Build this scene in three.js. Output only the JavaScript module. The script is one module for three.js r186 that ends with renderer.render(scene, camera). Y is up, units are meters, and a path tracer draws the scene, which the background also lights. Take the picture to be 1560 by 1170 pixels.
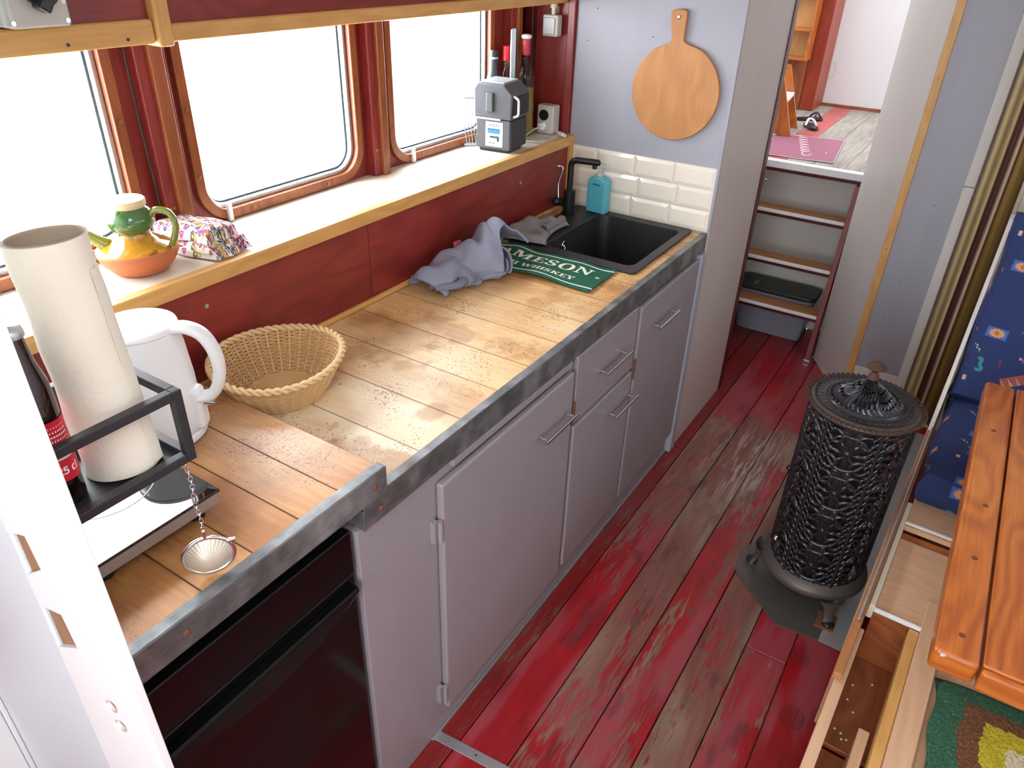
import * as THREE from 'three';
import { RoundedBoxGeometry } from 'three/addons/geometries/RoundedBoxGeometry.js';
import { mergeGeometries } from 'three/addons/utils/BufferGeometryUtils.js';
import { RectAreaLightUniformsLib } from 'three/addons/lights/RectAreaLightUniformsLib.js';

// ---------------------------------------------------------------- camera, sky, lights, exposure
const scene = new THREE.Scene();
const camera = new THREE.PerspectiveCamera(54.87, 1560 / 1170, 0.02, 60);
camera.position.set(0.757, 1.8, 2.493);
camera.matrixAutoUpdate = true;
camera.up.set(-0.30048532, 0.85497828, -0.42275372);
camera.lookAt(0.757 - 0.45147278, 1.8 - 0.51793616, 2.493 - 0.72657722);
const renderer = new THREE.WebGLRenderer({ antialias: true });
renderer.toneMapping = THREE.LinearToneMapping;
renderer.toneMappingExposure = 1.0;
renderer.shadowMap.enabled = true;
RectAreaLightUniformsLib.init();
scene.background = new THREE.Color(1, 1, 1);           // white overcast sky
scene.backgroundIntensity = 1.3;
const DAY = 0xf6faff;
function daylight(name, w, h, pos, target, intensity) {
  const l = new THREE.RectAreaLight(DAY, intensity, w, h);
  l.name = name; l.position.set(...pos); l.lookAt(...target); l.castShadow = true; scene.add(l);
}
// overcast daylight standing in front of each opening, outside the glass
daylight('daylight_port_near', 0.72, 0.46, [-0.90, 1.44, 1.95], [0, 1.30, 1.95], 17);
daylight('daylight_port_middle', 0.56, 0.46, [-0.90, 1.44, 1.165], [0, 1.30, 1.165], 17);
daylight('daylight_port_far', 0.52, 0.46, [-0.90, 1.44, 0.49], [0, 1.30, 0.49], 17);
daylight('daylight_starboard_near', 1.05, 0.52, [2.22, 1.52, 1.75], [0, 1.1, 1.75], 1.8);
daylight('daylight_starboard_far', 1.05, 0.52, [2.22, 1.52, 0.35], [0, 1.1, 0.35], 1.8);
daylight('daylight_companionway', 0.90, 1.30, [0.70, 1.35, 3.80], [0.6, 1.2, 0], 9);
daylight('daylight_skylight', 0.9, 0.95, [0.75, 2.14, 2.72], [0.7500001, 0, 2.72], 6);
daylight('daylight_wheelhouse_port', 1.3, 0.8, [-1.42, 2.30, -2.10], [0, 1.5, -2.1], 9);
daylight('daylight_wheelhouse_starboard', 1.3, 0.8, [1.42, 2.30, -2.10], [0, 1.5, -2.1], 9);

// ---------------------------------------------------------------- helpers
let seed = 12345;
const rnd = () => { seed = (Math.imul(seed, 1664525) + 1013904223) | 0; return (seed >>> 0) / 4294967296; };
const rr = (a, b) => a + (b - a) * rnd();
const clamp = (x, a = 0, b = 1) => Math.min(b, Math.max(a, x));
const lerp = (a, b, t) => a + (b - a) * t;
const sstep = (a, b, x) => { const t = clamp((x - a) / (b - a)); return t * t * (3 - 2 * t); };
function hash(ix, iy, s) {
  let h = Math.imul(ix, 374761393) + Math.imul(iy, 668265263) + Math.imul(s, 974634751);
  h = Math.imul(h ^ (h >>> 13), 1274126177); h ^= h >>> 16; return (h >>> 0) / 4294967296;
}
function vn(x, y, s = 0, px = 0, py = 0) {
  let x0 = Math.floor(x), y0 = Math.floor(y); const fx = x - x0, fy = y - y0;
  let x1 = x0 + 1, y1 = y0 + 1;
  if (px) { x0 = ((x0 % px) + px) % px; x1 = ((x1 % px) + px) % px; }
  if (py) { y0 = ((y0 % py) + py) % py; y1 = ((y1 % py) + py) % py; }
  const u = fx * fx * (3 - 2 * fx), v = fy * fy * (3 - 2 * fy);
  return lerp(lerp(hash(x0, y0, s), hash(x1, y0, s), u), lerp(hash(x0, y1, s), hash(x1, y1, s), u), v);
}
function fbm(x, y, o, s = 0, px = 0, py = 0) {
  let a = 0, w = 0.5, n = 0;
  for (let i = 0; i < o; i++) { a += w * vn(x, y, s + i * 7, px, py); n += w; x *= 2; y *= 2; px *= 2; py *= 2; w *= 0.5; }
  return a / n;
}
const hex = h => [(h >> 16) & 255, (h >> 8) & 255, h & 255];
const mix3 = (a, b, t) => [lerp(a[0], b[0], t), lerp(a[1], b[1], t), lerp(a[2], b[2], t)];
function dataTex(w, h, fn, srgb = true) {
  const d = new Uint8Array(w * h * 4);
  for (let j = 0; j < h; j++) for (let i = 0; i < w; i++) {
    const c = fn((i + 0.5) / w, (j + 0.5) / h), k = (j * w + i) * 4;
    d[k] = clamp(c[0], 0, 255); d[k + 1] = clamp(c[1], 0, 255); d[k + 2] = clamp(c[2], 0, 255); d[k + 3] = 255;
  }
  const t = new THREE.DataTexture(d, w, h);
  t.wrapS = t.wrapT = THREE.RepeatWrapping; t.magFilter = t.minFilter = THREE.LinearFilter;
  if (srgb) t.colorSpace = THREE.SRGBColorSpace;
  t.needsUpdate = true; return t;
}
function canvasTex(w, h, draw) {
  const c = document.createElement('canvas'); c.width = w; c.height = h;
  draw(c.getContext('2d'), w, h);
  const t = new THREE.CanvasTexture(c); t.colorSpace = THREE.SRGBColorSpace; t.magFilter = THREE.LinearFilter;
  t.wrapS = t.wrapT = THREE.RepeatWrapping; return t;
}
// wood: one metre along u, half a metre along v, tiles
function woodTex(light, dark, { rings = 9, contrast = 1, fibre = 1, s = 1, knots = 0 } = {}) {
  const L = hex(light), D = hex(dark);
  const t = dataTex(512, 512, (u, v) => {
    const warp = fbm(u * 3, v * 4, 3, s, 3, 4);
    const ring = 0.5 + 0.5 * Math.sin((v * rings + warp * 5.0) * 6.2832);
    const f1 = vn(u * 10, v * 160, s + 31, 10, 160), f2 = vn(u * 40, v * 256, s + 37, 40, 256);
    const broad = fbm(u * 2, v * 5, 3, s + 50, 2, 5);
    let k = contrast * (0.35 * ring + 0.5 * broad) + fibre * (0.22 * f1 + 0.12 * f2) - 0.12;
    return mix3(L, D, clamp(k));
  });
  t.repeat.set(1, 2); return t;
}
function mat(color, roughness = 0.6, o = {}) {
  const P = o.clearcoat || o.transmission || o.sheen || o.ior || o.specularIntensity !== undefined;
  return new (P ? THREE.MeshPhysicalMaterial : THREE.MeshStandardMaterial)({ color, roughness, ...o });
}
const noiseBump = (nx, ny, s, w = 256) => dataTex(w, w, (u, v) => { const k = 255 * fbm(u * nx, v * ny, 4, s, nx, ny); return [k, k, k]; }, false);

// geometry
function bx(x0, x1, y0, y1, z0, z1, r = 0.002, seg = 1) {
  const w = Math.abs(x1 - x0), h = Math.abs(y1 - y0), d = Math.abs(z1 - z0);
  const g = r > 0 ? new RoundedBoxGeometry(w, h, d, seg, Math.min(r, w / 2.01, h / 2.01, d / 2.01)) : new THREE.BoxGeometry(w, h, d).toNonIndexed();
  g.translate((x0 + x1) / 2, (y0 + y1) / 2, (z0 + z1) / 2); return g;
}
function uvGrain(g, grain = 'x', ou = 0, ov = 0) {     // metres; u runs with the grain
  const p = g.attributes.position, n = g.attributes.normal, a = new Float32Array(p.count * 2), gi = 'xyz'.indexOf(grain);
  for (let i = 0; i < p.count; i++) {
    const P = [p.getX(i), p.getY(i), p.getZ(i)], N = [Math.abs(n.getX(i)), Math.abs(n.getY(i)), Math.abs(n.getZ(i))];
    let d = N[0] > N[1] ? (N[0] > N[2] ? 0 : 2) : (N[1] > N[2] ? 1 : 2);
    const rest = [0, 1, 2].filter(k => k !== d);
    let iu, iv;
    if (d === gi) { iu = rest[0]; iv = rest[1]; } else { iu = gi; iv = rest.find(k => k !== gi); }
    a[i * 2] = P[iu] + ou; a[i * 2 + 1] = P[iv] + ov;
  }
  g.setAttribute('uv', new THREE.BufferAttribute(a, 2)); return g;
}
function uvMap(g, fn) {
  const p = g.attributes.position, a = new Float32Array(p.count * 2);
  for (let i = 0; i < p.count; i++) { const q = fn(p.getX(i), p.getY(i), p.getZ(i)); a[i * 2] = q[0]; a[i * 2 + 1] = q[1]; }
  g.setAttribute('uv', new THREE.BufferAttribute(a, 2)); return g;
}
function cyl(r0, r1, h, x, y, z, seg = 24, axis = 'y') {
  const g = new THREE.CylinderGeometry(r1, r0, h, seg);
  if (axis === 'x') g.rotateZ(Math.PI / 2); if (axis === 'z') g.rotateX(Math.PI / 2);
  g.translate(x, y, z); return g;
}
function lathe(pts, seg = 48) { return new THREE.LatheGeometry(pts.map(p => new THREE.Vector2(p[0], p[1])), seg); }
function tube(pts, r, seg = 32, rs = 8, closed = false) {
  return new THREE.TubeGeometry(new THREE.CatmullRomCurve3(pts.map(p => new THREE.Vector3(...p)), closed, 'catmullrom', 0.5), seg, r, rs, closed);
}
function polyTube(pts, r, rs = 8) {                     // straight runs with short bends
  const path = new THREE.CurvePath(), P = pts.map(p => new THREE.Vector3(...p));
  let prev = P[0];
  for (let i = 1; i < P.length - 1; i++) {
    const a = P[i].clone().lerp(P[i - 1], Math.min(0.45, 2.2 * r / P[i].distanceTo(P[i - 1]))), b = P[i].clone().lerp(P[i + 1], Math.min(0.45, 2.2 * r / P[i].distanceTo(P[i + 1])));
    path.add(new THREE.LineCurve3(prev, a)); path.add(new THREE.QuadraticBezierCurve3(a, P[i], b)); prev = b;
  }
  path.add(new THREE.LineCurve3(prev, P[P.length - 1]));
  return capTube(new THREE.TubeGeometry(path, P.length * 14, r, rs), P[0], P[P.length - 1], r);
}
function capTube(g, a, b, r) {
  const s1 = new THREE.SphereGeometry(r, 10, 8).translate(a.x, a.y, a.z), s2 = new THREE.SphereGeometry(r, 10, 8).translate(b.x, b.y, b.z);
  return merge([g, s1, s2]);
}
function merge(list) {
  return mergeGeometries(list.map(g => { const q = g.index ? g.toNonIndexed() : g; for (const k of Object.keys(q.attributes)) if (!['position', 'normal', 'uv'].includes(k)) q.deleteAttribute(k); return q; }));
}
function grid(nu, nv, fn, keep) {                       // surface from fn(u, v) -> [x, y, z]; uv = (u, v)
  const pos = [], uv = [], idx = [];
  for (let j = 0; j <= nv; j++) for (let i = 0; i <= nu; i++) { const p = fn(i / nu, j / nv); pos.push(p[0], p[1], p[2]); uv.push(i / nu, j / nv); }
  for (let j = 0; j < nv; j++) for (let i = 0; i < nu; i++) {
    if (keep && !keep((i + 0.5) / nu, (j + 0.5) / nv)) continue;
    const a = j * (nu + 1) + i, b = a + 1, c = a + nu + 1, d = c + 1; idx.push(a, b, d, a, d, c);
  }
  const g = new THREE.BufferGeometry();
  g.setAttribute('position', new THREE.Float32BufferAttribute(pos, 3)); g.setAttribute('uv', new THREE.Float32BufferAttribute(uv, 2));
  g.setIndex(idx); g.computeVertexNormals(); return g;
}
function slab(nu, nv, fn, t) {                          // the same surface with thickness t and closed edges
  const top = grid(nu, nv, fn), n = top.attributes.normal, p = top.attributes.position, N = p.count;
  const pos = [], uv = [], idx = [...top.index.array];
  for (let i = 0; i < N; i++) { pos.push(p.getX(i), p.getY(i), p.getZ(i)); uv.push(top.attributes.uv.getX(i), top.attributes.uv.getY(i)); }
  for (let i = 0; i < N; i++) { pos.push(p.getX(i) - n.getX(i) * t, p.getY(i) - n.getY(i) * t, p.getZ(i) - n.getZ(i) * t); uv.push(top.attributes.uv.getX(i), top.attributes.uv.getY(i)); }
  for (let k = 0; k < top.index.count; k += 3) idx.push(top.index.array[k] + N, top.index.array[k + 2] + N, top.index.array[k + 1] + N);
  const rim = [];
  for (let i = 0; i < nu; i++) rim.push([i, i + 1]);
  for (let j = 0; j < nv; j++) rim.push([j * (nu + 1) + nu, (j + 1) * (nu + 1) + nu]);
  for (let i = nu; i > 0; i--) rim.push([nv * (nu + 1) + i, nv * (nu + 1) + i - 1]);
  for (let j = nv; j > 0; j--) rim.push([j * (nu + 1), (j - 1) * (nu + 1)]);
  for (const [a, b] of rim) idx.push(a, a + N, b + N, a, b + N, b);
  const g = new THREE.BufferGeometry();
  g.setAttribute('position', new THREE.Float32BufferAttribute(pos, 3)); g.setAttribute('uv', new THREE.Float32BufferAttribute(uv, 2));
  g.setIndex(idx); g.computeVertexNormals(); return g;
}
function extrude(shape, depth, bevel = 0, seg = 12) {
  return new THREE.ExtrudeGeometry(shape, { depth: depth - 2 * bevel, bevelEnabled: bevel > 0, bevelThickness: bevel, bevelSize: bevel, bevelOffset: -bevel, bevelSegments: 2, curveSegments: seg }).translate(0, 0, bevel);
}
function rrect(x0, x1, y0, y1, r, P = THREE.Shape) {
  const s = new P(); s.moveTo(x0 + r, y0); s.lineTo(x1 - r, y0); s.absarc(x1 - r, y0 + r, r, -Math.PI / 2, 0); s.lineTo(x1, y1 - r);
  s.absarc(x1 - r, y1 - r, r, 0, Math.PI / 2); s.lineTo(x0 + r, y1); s.absarc(x0 + r, y1 - r, r, Math.PI / 2, Math.PI); s.lineTo(x0, y0 + r); s.absarc(x0 + r, y0 + r, r, Math.PI, Math.PI * 1.5); return s;
}
// scene objects
const used = {};
function numbered(n) { const k = used[n] = (used[n] ?? -1) + 1; return k ? n + '_' + String(k).padStart(3, '0') : n; }
function thing(name, label, category, pos = [0, 0, 0], turn = 0, group) {
  const o = new THREE.Group(); o.name = numbered(name); scene.add(o); o.position.set(...pos); o.rotation.y = turn;
  o.userData = { label, category }; if (group) o.userData.group = group; return o;
}
function struct(name, label, category) {
  const o = new THREE.Group(); o.name = name; scene.add(o); o.userData = { kind: 'structure', label, category }; return o;
}
function part(name, g, m, parent, label) {
  const o = new THREE.Mesh(g, m); o.name = name; parent.add(o); if (label) o.userData.label = label; return o;
}
// ---------------------------------------------------------------- materials
const mahTex = woodTex(0x98362f, 0x5e1c1b, { rings: 5, contrast: 0.7, s: 3 });
const pineTex = woodTex(0xe2b26e, 0xc08c4a, { rings: 7, contrast: 0.8, s: 9 });
const teakTex = woodTex(0xa86234, 0x6c3418, { rings: 6, contrast: 0.8, s: 17 });
const tableTex = woodTex(0xd07a2c, 0x8f4212, { rings: 4, contrast: 1.05, s: 23 });
const plyTex = woodTex(0xdcb592, 0xc39670, { rings: 12, contrast: 0.6, s: 29 });
const beechTex = woodTex(0xcb935c, 0xa9713d, { rings: 5, contrast: 0.8, s: 41 });
const paintTex = dataTex(256, 256, (u, v) => { const k = 246 + 9 * fbm(u * 6, v * 6, 4, 61, 6, 6); return [k, k, k]; });
const fineBump = noiseBump(64, 64, 71), coarseBump = noiseBump(12, 12, 73), terryBump = noiseBump(128, 128, 79, 512);
const M = {
  mahogany: mat(0xffffff, 0.36, { map: mahTex }),
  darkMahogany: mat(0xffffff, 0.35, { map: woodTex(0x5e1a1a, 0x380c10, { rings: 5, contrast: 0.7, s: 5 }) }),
  redwood: mat(0xffffff, 0.4, { map: woodTex(0xa84426, 0x742010, { rings: 5, contrast: 0.7, s: 7 }) }),
  teak: mat(0xffffff, 0.32, { map: teakTex }),
  pine: mat(0xffffff, 0.42, { map: pineTex }),
  ply: mat(0xffffff, 0.62, { map: plyTex }),
  beech: mat(0xffffff, 0.5, { map: beechTex }),
  table: mat(0xffffff, 0.3, { map: tableTex, clearcoat: 0.4, clearcoatRoughness: 0.2 }),
  bluePaint: mat(0xa5a7b2, 0.5, { map: paintTex, bumpMap: coarseBump, bumpScale: 0.0006 }),
  greyPaint: mat(0x938c91, 0.45, { map: paintTex, bumpMap: coarseBump, bumpScale: 0.0004 }),
  panelPaint: mat(0xc8bdb9, 0.4, { map: paintTex }),
  whitePaint: mat(0xeeeeee, 0.5, { map: paintTex }),
  offWhite: mat(0xdcd9d2, 0.55, { map: paintTex }),
  creamPaint: mat(0xe4dfcc, 0.55),
  iceBlue: mat(0xdfe9ee, 0.35),
  sill: mat(0xe9e2d2, 0.4, { map: paintTex }),
  tile: mat(0xefe9da, 0.14, { clearcoat: 0.5, clearcoatRoughness: 0.08 }),
  grout: mat(0xd8d2c4, 0.9),
  steel: mat(0xc9ccd0, 0.24, { metalness: 1 }),
  chrome: mat(0xd6d8da, 0.15, { metalness: 1 }),
  alu: mat(0xc6cacd, 0.4, { metalness: 0.9 }),
  zinc: mat(0xc0c6cb, 0.45, { metalness: 0.55, bumpMap: coarseBump, bumpScale: 0.0006 }),
  brass: mat(0xa87a40, 0.4, { metalness: 0.8 }),
  rust: mat(0x6a452e, 0.8),
  blackPlastic: mat(0x17171a, 0.35),
  greyPlastic: mat(0x54575c, 0.45, { bumpMap: fineBump, bumpScale: 0.0003 }),
  darkPlastic: mat(0x2c2d31, 0.4),
  lightGrey: mat(0xc4c2bb, 0.45),
  whitePlastic: mat(0xf0f1f2, 0.28),
  blackSink: mat(0x26272a, 0.42, { bumpMap: fineBump, bumpScale: 0.0003 }),
  blackGloss: mat(0x0b0a0c, 0.13, { specularIntensity: 0.55 }),
  blackMetal: mat(0x323236, 0.42, { metalness: 0.2 }),
  iron: mat(0x3c3b3f, 0.27, { metalness: 0.6 }),
  ironRim: mat(0x68625c, 0.5, { metalness: 0.45, bumpMap: coarseBump, bumpScale: 0.001 }),
  ironRust: mat(0x4f3426, 0.65, { metalness: 0.3, bumpMap: coarseBump, bumpScale: 0.001 }),
  glass: mat(0xffffff, 0.02, { transmission: 1, thickness: 0, ior: 1.5 }),
  rubber: mat(0x5a6a72, 0.5),
};
// steel edging on the worktops: dark rolled steel with lighter scuffs and rust
const edgeTex = dataTex(1024, 128, (u, v) => {
  const a = fbm(u * 24, v * 3, 4, 101, 24, 3), b = vn(u * 60, v * 64, 105, 60, 64), c = fbm(u * 8, v * 2, 4, 111, 8, 2);
  let col = mix3([100, 103, 104], [164, 168, 170], clamp(1.5 * a - 0.35 + 0.25 * (b - 0.5)));
  return mix3(col, [104, 74, 52], sstep(0.66, 0.8, c) * 0.6);
});
edgeTex.repeat.set(1, 6);
M.edge = mat(0xffffff, 0.4, { map: edgeTex, metalness: 0.6 });
// floor: worn red paint on pine planks, uv = world metres over x 0..0.9, z -1.3..2.3
const FX0 = -0.05, FX1 = 0.95, FZ0 = -1.35, FZ1 = 2.35;
const plankX = [-0.05, 0.05, 0.19, 0.325, 0.455, 0.58, 0.70, 0.83, 0.95];
const cover = [   // how much paint is left along each plank: [z, amount]
  [[-1.3, .75], [-.3, .7], [.2, .62], [1, .6], [2.3, .62]],
  [[-1.3, .85], [-.5, .8], [-.25, .42], [.1, .42], [.5, .5], [.8, .62], [1.15, .95], [2.3, .98]],
  [[-1.3, .8], [-.5, .8], [-.3, .38], [.3, .28], [.7, .36], [1.1, .42], [1.4, .48], [2.3, .6]],
  [[-1.3, .85], [-.55, .82], [-.35, .46], [.2, .46], [.55, .64], [1.1, .62], [2.3, .66]],
  [[-1.3, .9], [-.5, .7], [0, .3], [.6, .36], [1, .44], [2.3, .4]],
  [[-1.3, .8], [.4, .3], [.62, .4], [.66, .95], [.83, .98], [.84, .58], [2.3, .6]],
  [[-1.3, .8], [.6, .8], [.66, .98], [1.1, .9], [2.3, .8]],
  [[-1.3, .8], [2.3, .8]],
];
const along = (t, z) => { for (let i = 1; i < t.length; i++) if (z <= t[i][0]) return lerp(t[i - 1][1], t[i][1], clamp((z - t[i - 1][0]) / (t[i][0] - t[i - 1][0]))); return t[t.length - 1][1]; };
const floorMask = (x, z) => {
  let k = 0; while (k < 7 && x > plankX[k + 1]) k++;
  const n = 0.44 * fbm(x * 14 + k * 9, z * 3.4, 5, 200 + k) + 0.32 * fbm(x * 52, z * 15, 4, 230 + k) + 0.24 * vn(x * 240, z * 30, 260 + k);
  const c = along(cover[k], z);
  return [k, sstep(-0.075, 0.085, c - 0.03 - n), n, c];
};
const floorTex = dataTex(640, 2048, (u, v) => {
  const x = lerp(FX0, FX1, u), z = lerp(FZ0, FZ1, v), [k, p, n] = floorMask(x, z);
  const g = fbm(x * 9 + k * 5, z * 1.6, 3, 300 + k), ring = 0.5 + 0.5 * Math.sin((x * 70 + g * 14 + fbm(x * 4, z * 2.2, 2, 310 + k) * 10) * 2), fib = vn(x * 330, z * 9, 320);
  let wood = mix3([160, 134, 114], [112, 90, 76], clamp(0.35 * ring + 0.4 * g + 0.4 * (fib - 0.4)));
  wood = mix3(wood, [128, 60, 56], 0.55 * sstep(0.3, 0.65, fbm(x * 12, z * 2.5, 3, 330 + k)));      // thin stained film of old red
  let paint = mix3([176, 22, 32], [140, 18, 28], clamp(1.3 * fbm(x * 20, z * 6, 3, 340) - 0.2));
  paint = mix3(paint, [160, 84, 92], 0.75 * sstep(0.42, 0.68, fbm(x * 14, z * 2.4, 4, 350 + k)));        // chalky scuffed paint
  let c = mix3(wood, paint, p);
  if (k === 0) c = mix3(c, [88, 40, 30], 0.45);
  // pale scuffs plus floor sheen painted into the colour, fibrous, around the hatch joint
  const d = Math.exp(-(((x - 0.31) / 0.13) ** 2) - (((z + 0.08) / 0.27) ** 2));
  const scuffSheen = d * sstep(0.42, 0.72, 0.5 * fbm(x * 30, z * 7, 4, 360) + 0.5 * vn(x * 200, z * 16, 366));
  c = mix3(c, [206, 192, 196], 0.85 * scuffSheen);
  const dirt = sstep(0.62, 0.8, fbm(x * 26, z * 9, 4, 380)); c = mix3(c, [62, 38, 32], 0.3 * dirt);
  const knot = Math.hypot(x - 0.76, (z - 1.0) * 0.8); if (knot < 0.035) c = mix3(c, [98, 50, 36], 0.6 * (0.5 + 0.5 * Math.sin(knot * 700)));
  return c;
});
const floorRough = dataTex(320, 1024, (u, v) => {
  const x = lerp(FX0, FX1, u), z = lerp(FZ0, FZ1, v), [, p] = floorMask(x, z);
  const k = 255 * (lerp(0.52, 0.36, p) + 0.14 * (fbm(x * 30, z * 8, 3, 370) - 0.5)); return [k, k, k];
}, false);
const floorBump = dataTex(640, 2048, (u, v) => {
  const x = lerp(FX0, FX1, u), z = lerp(FZ0, FZ1, v), [, p] = floorMask(x, z); const k = 255 * (0.5 * p + 0.3 * vn(x * 330, z * 9, 320) + 0.2 * fbm(x * 20, z * 5, 3, 390)); return [k, k, k];
}, false);
for (const t of [floorTex, floorRough, floorBump]) t.wrapS = t.wrapT = THREE.ClampToEdgeWrapping;
M.floor = mat(0xffffff, 1, { map: floorTex, roughnessMap: floorRough, bumpMap: floorBump, bumpScale: 0.0012 });
const floorUV = g => uvMap(g, (x, y, z) => [(x - FX0) / (FX1 - FX0), (z - FZ0) / (FZ1 - FZ0)]);
// worktop: old butcher boards laid across, bleached and stained
const seams = [-0.01, 0.13, 0.27, 0.42, 0.565, 0.72, 0.877, 1.02, 1.165, 1.30, 1.44, 1.58, 1.70];
function boardTex(W, H, x0, x1, z0, z1, ss, s, light, mid, dark, paleAt) {
  return dataTex(W, H, (u, v) => {
    const x = lerp(x0, x1, u), z = lerp(z0, z1, v); let k = 0; while (k < ss.length - 2 && z > ss[k + 1]) k++;
    const g = fbm(x * 2.6 + k * 7, z * 12, 4, s + k), ring = 0.5 + 0.5 * Math.sin((z * 62 + g * 16 + k) * 3), fib = vn(x * 12, z * 420, s + 20), fib2 = vn(x * 40, z * 260, s + 21);
    const tone = hash(k, 3, s), streak = fbm(x * 3 + k * 3, z * 26, 3, s + 60);
    let c = mix3(light, mid, clamp(0.45 * g + 0.2 * ring + 0.4 * (fib - 0.4) + 0.5 * (tone - 0.35) + 0.45 * (streak - 0.45)));
    c = mix3(c, dark, 0.55 * sstep(0.45, 0.75, fbm(x * 6, z * 5, 5, s + 30)) * (0.55 + 0.45 * fib2));                     // soaked-in stains
    c = mix3(c, [236, 222, 192], 0.62 * paleAt(x, z) * sstep(0.25, 0.7, fbm(x * 4, z * 6, 4, s + 40)) * (0.6 + 0.4 * streak * 2));   // bleached, scrubbed patches
    c = mix3(c, dark, 0.4 * sstep(0.55, 0.7, fbm(x * 11 + 4, z * 9, 4, s + 70)) * sstep(0.4, 0.6, fbm(x * 2.5, z * 2.5, 2, s + 71)));
    const sp = vn(x * 320, z * 420, s + 50) * (0.45 + 0.75 * fbm(x * 9, z * 9, 3, s + 51)); c = mix3(c, [92, 62, 42], sstep(0.66, 0.82, sp) * 0.5);   // pits and specks
    let e = 1; for (const q of ss) e = Math.min(e, Math.abs(z - q)); return mix3(c, [92, 58, 36], 0.4 * sstep(0.0035, 0.0008, e));   // grime worked into the joints
  });
}
const topTex = boardTex(640, 2000, -0.57, 0, -0.01, 1.71, seams, 400, [240, 202, 144], [198, 142, 84], [140, 88, 50], (x, z) => sstep(0.6, 1.0, z) * (0.35 + 0.65 * sstep(0.35, 0.6, fbm(x * 4 + 3, z * 3, 3, 499))) + 0.5 * sstep(1.35, 1.5, z));
const seams2 = [1.705, 1.80, 1.89, 1.985, 2.08, 2.218];
const topTex2 = boardTex(768, 700, -0.57, 0, 1.70, 2.22, seams2, 520, [214, 160, 100], [178, 118, 68], [112, 64, 34], (x, z) => 0.5 * sstep(1.95, 1.74, z));
for (const t of [topTex, topTex2]) t.wrapS = t.wrapT = THREE.ClampToEdgeWrapping;
M.top = mat(0xffffff, 0.4, { map: topTex, bumpMap: fineBump, bumpScale: 0.0003 });
M.top2 = mat(0xffffff, 0.36, { map: topTex2 });
// grey weathered deck boards up the steps
const deckTex = dataTex(512, 512, (u, v) => {
  const g = fbm(u * 3, v * 24, 4, 600, 3, 24), f = vn(u * 12, v * 200, 610, 12, 200);
  let c = mix3([190, 184, 174], [132, 125, 116], clamp(g * 0.9 + 0.4 * (f - 0.5)));
  return mix3(c, [204, 82, 84], 0.75 * sstep(0.5, 0.62, fbm(u * 2, v * 6, 4, 620, 2, 6)) * (v > 0.42 && v < 0.62 ? 1 : 0.05));
});

// ---------------------------------------------------------------- the setting
const CEIL = 2.05;
{ // floor
  const f = struct('floor', 'plank floor with worn red paint between the grey cabinets and the stove', 'floor');
  part('subfloor', bx(-0.85, 2.19, -0.08, -0.022, -1.5, 3.8, 0), M.teak, f);
  const cuts = [[-1.48, -0.004, 2.5, 3.75], [-1.48, -0.012, 3.75], [-1.48, -0.012, 3.75], [-1.48, -0.012, 3.75], [-1.48, 0.5, 3.75], [-1.48, 0.834, 3.75], [-1.48, 3.75], [-1.48, 3.75]];
  for (let k = 0; k < 8; k++) for (let i = 0; i + 1 < cuts[k].length; i++)
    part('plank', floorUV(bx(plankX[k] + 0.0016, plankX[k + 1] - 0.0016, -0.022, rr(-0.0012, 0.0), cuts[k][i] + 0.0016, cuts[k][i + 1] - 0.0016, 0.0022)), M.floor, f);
  for (let x = 0.95; x < 2.1; x += 0.13) part('plank', floorUV(bx(x + 0.0016, Math.min(x + 0.1284, 2.14), -0.022, 0, -1.48, 3.75, 0.002)), M.floor, f);
  part('plank', floorUV(bx(-0.84, -0.052, -0.022, 0, -1.48, 3.75, 0)), M.floor, f);
}
function winWall(x, thick, z0, z1, y0, y1, holes, m, parent, name = 'panel') {   // wall in the z-y plane, inner face at x, holes [z0,z1,y0,y1,r]
  const s = new THREE.Shape(); s.moveTo(z0, y0); s.lineTo(z1, y0); s.lineTo(z1, y1); s.lineTo(z0, y1); s.closePath();
  for (const h of holes) s.holes.push(rrect(...h, THREE.Path));
  const g = extrude(s, thick, 0, 8); g.rotateY(-Math.PI / 2); g.translate(x, 0, 0);      // depth runs to -x
  return part(name, uvGrain(g, 'y'), m, parent);
}
const W = [[1.605, 2.30, 1.205, 1.72, 0.07], [0.905, 1.425, 1.205, 1.72, 0.07], [0.235, 0.745, 1.205, 1.72, 0.07]];   // port windows
{
  const w = struct('wall_left', 'mahogany window wall along the galley', 'wall');
  winWall(-0.785, 0.045, -0.05, 3.75, 0, CEIL, W, M.mahogany, w);
  // wide posts between the windows, each with a lighter moulding
  for (const [a, b] of [[1.475, 1.545], [0.795, 0.862], [0.075, 0.14]]) {
    part('post', uvGrain(bx(-0.786, -0.752, 1.18, CEIL, a, b, 0.003), 'y', a, 0), M.mahogany, w);
    part('moulding', uvGrain(bx(-0.766, -0.740, 1.18, CEIL, a + 0.012, b - 0.026, 0.004), 'y', b, 0.2), M.teak, w);
    part('screw', merge([cyl(0.004, 0.004, 0.004, -0.7515, 1.255, b - 0.018, 10, 'x'), cyl(0.004, 0.004, 0.004, -0.7515, 1.255, b - 0.008, 10, 'x')]), M.brass, w);
  }
  part('cable', tube([[-0.762, 1.72, 1.556], [-0.764, 1.5, 1.558], [-0.766, 1.3, 1.552], [-0.768, 1.182, 1.55]], 0.0025, 20, 6), M.darkPlastic, w);
}
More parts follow.
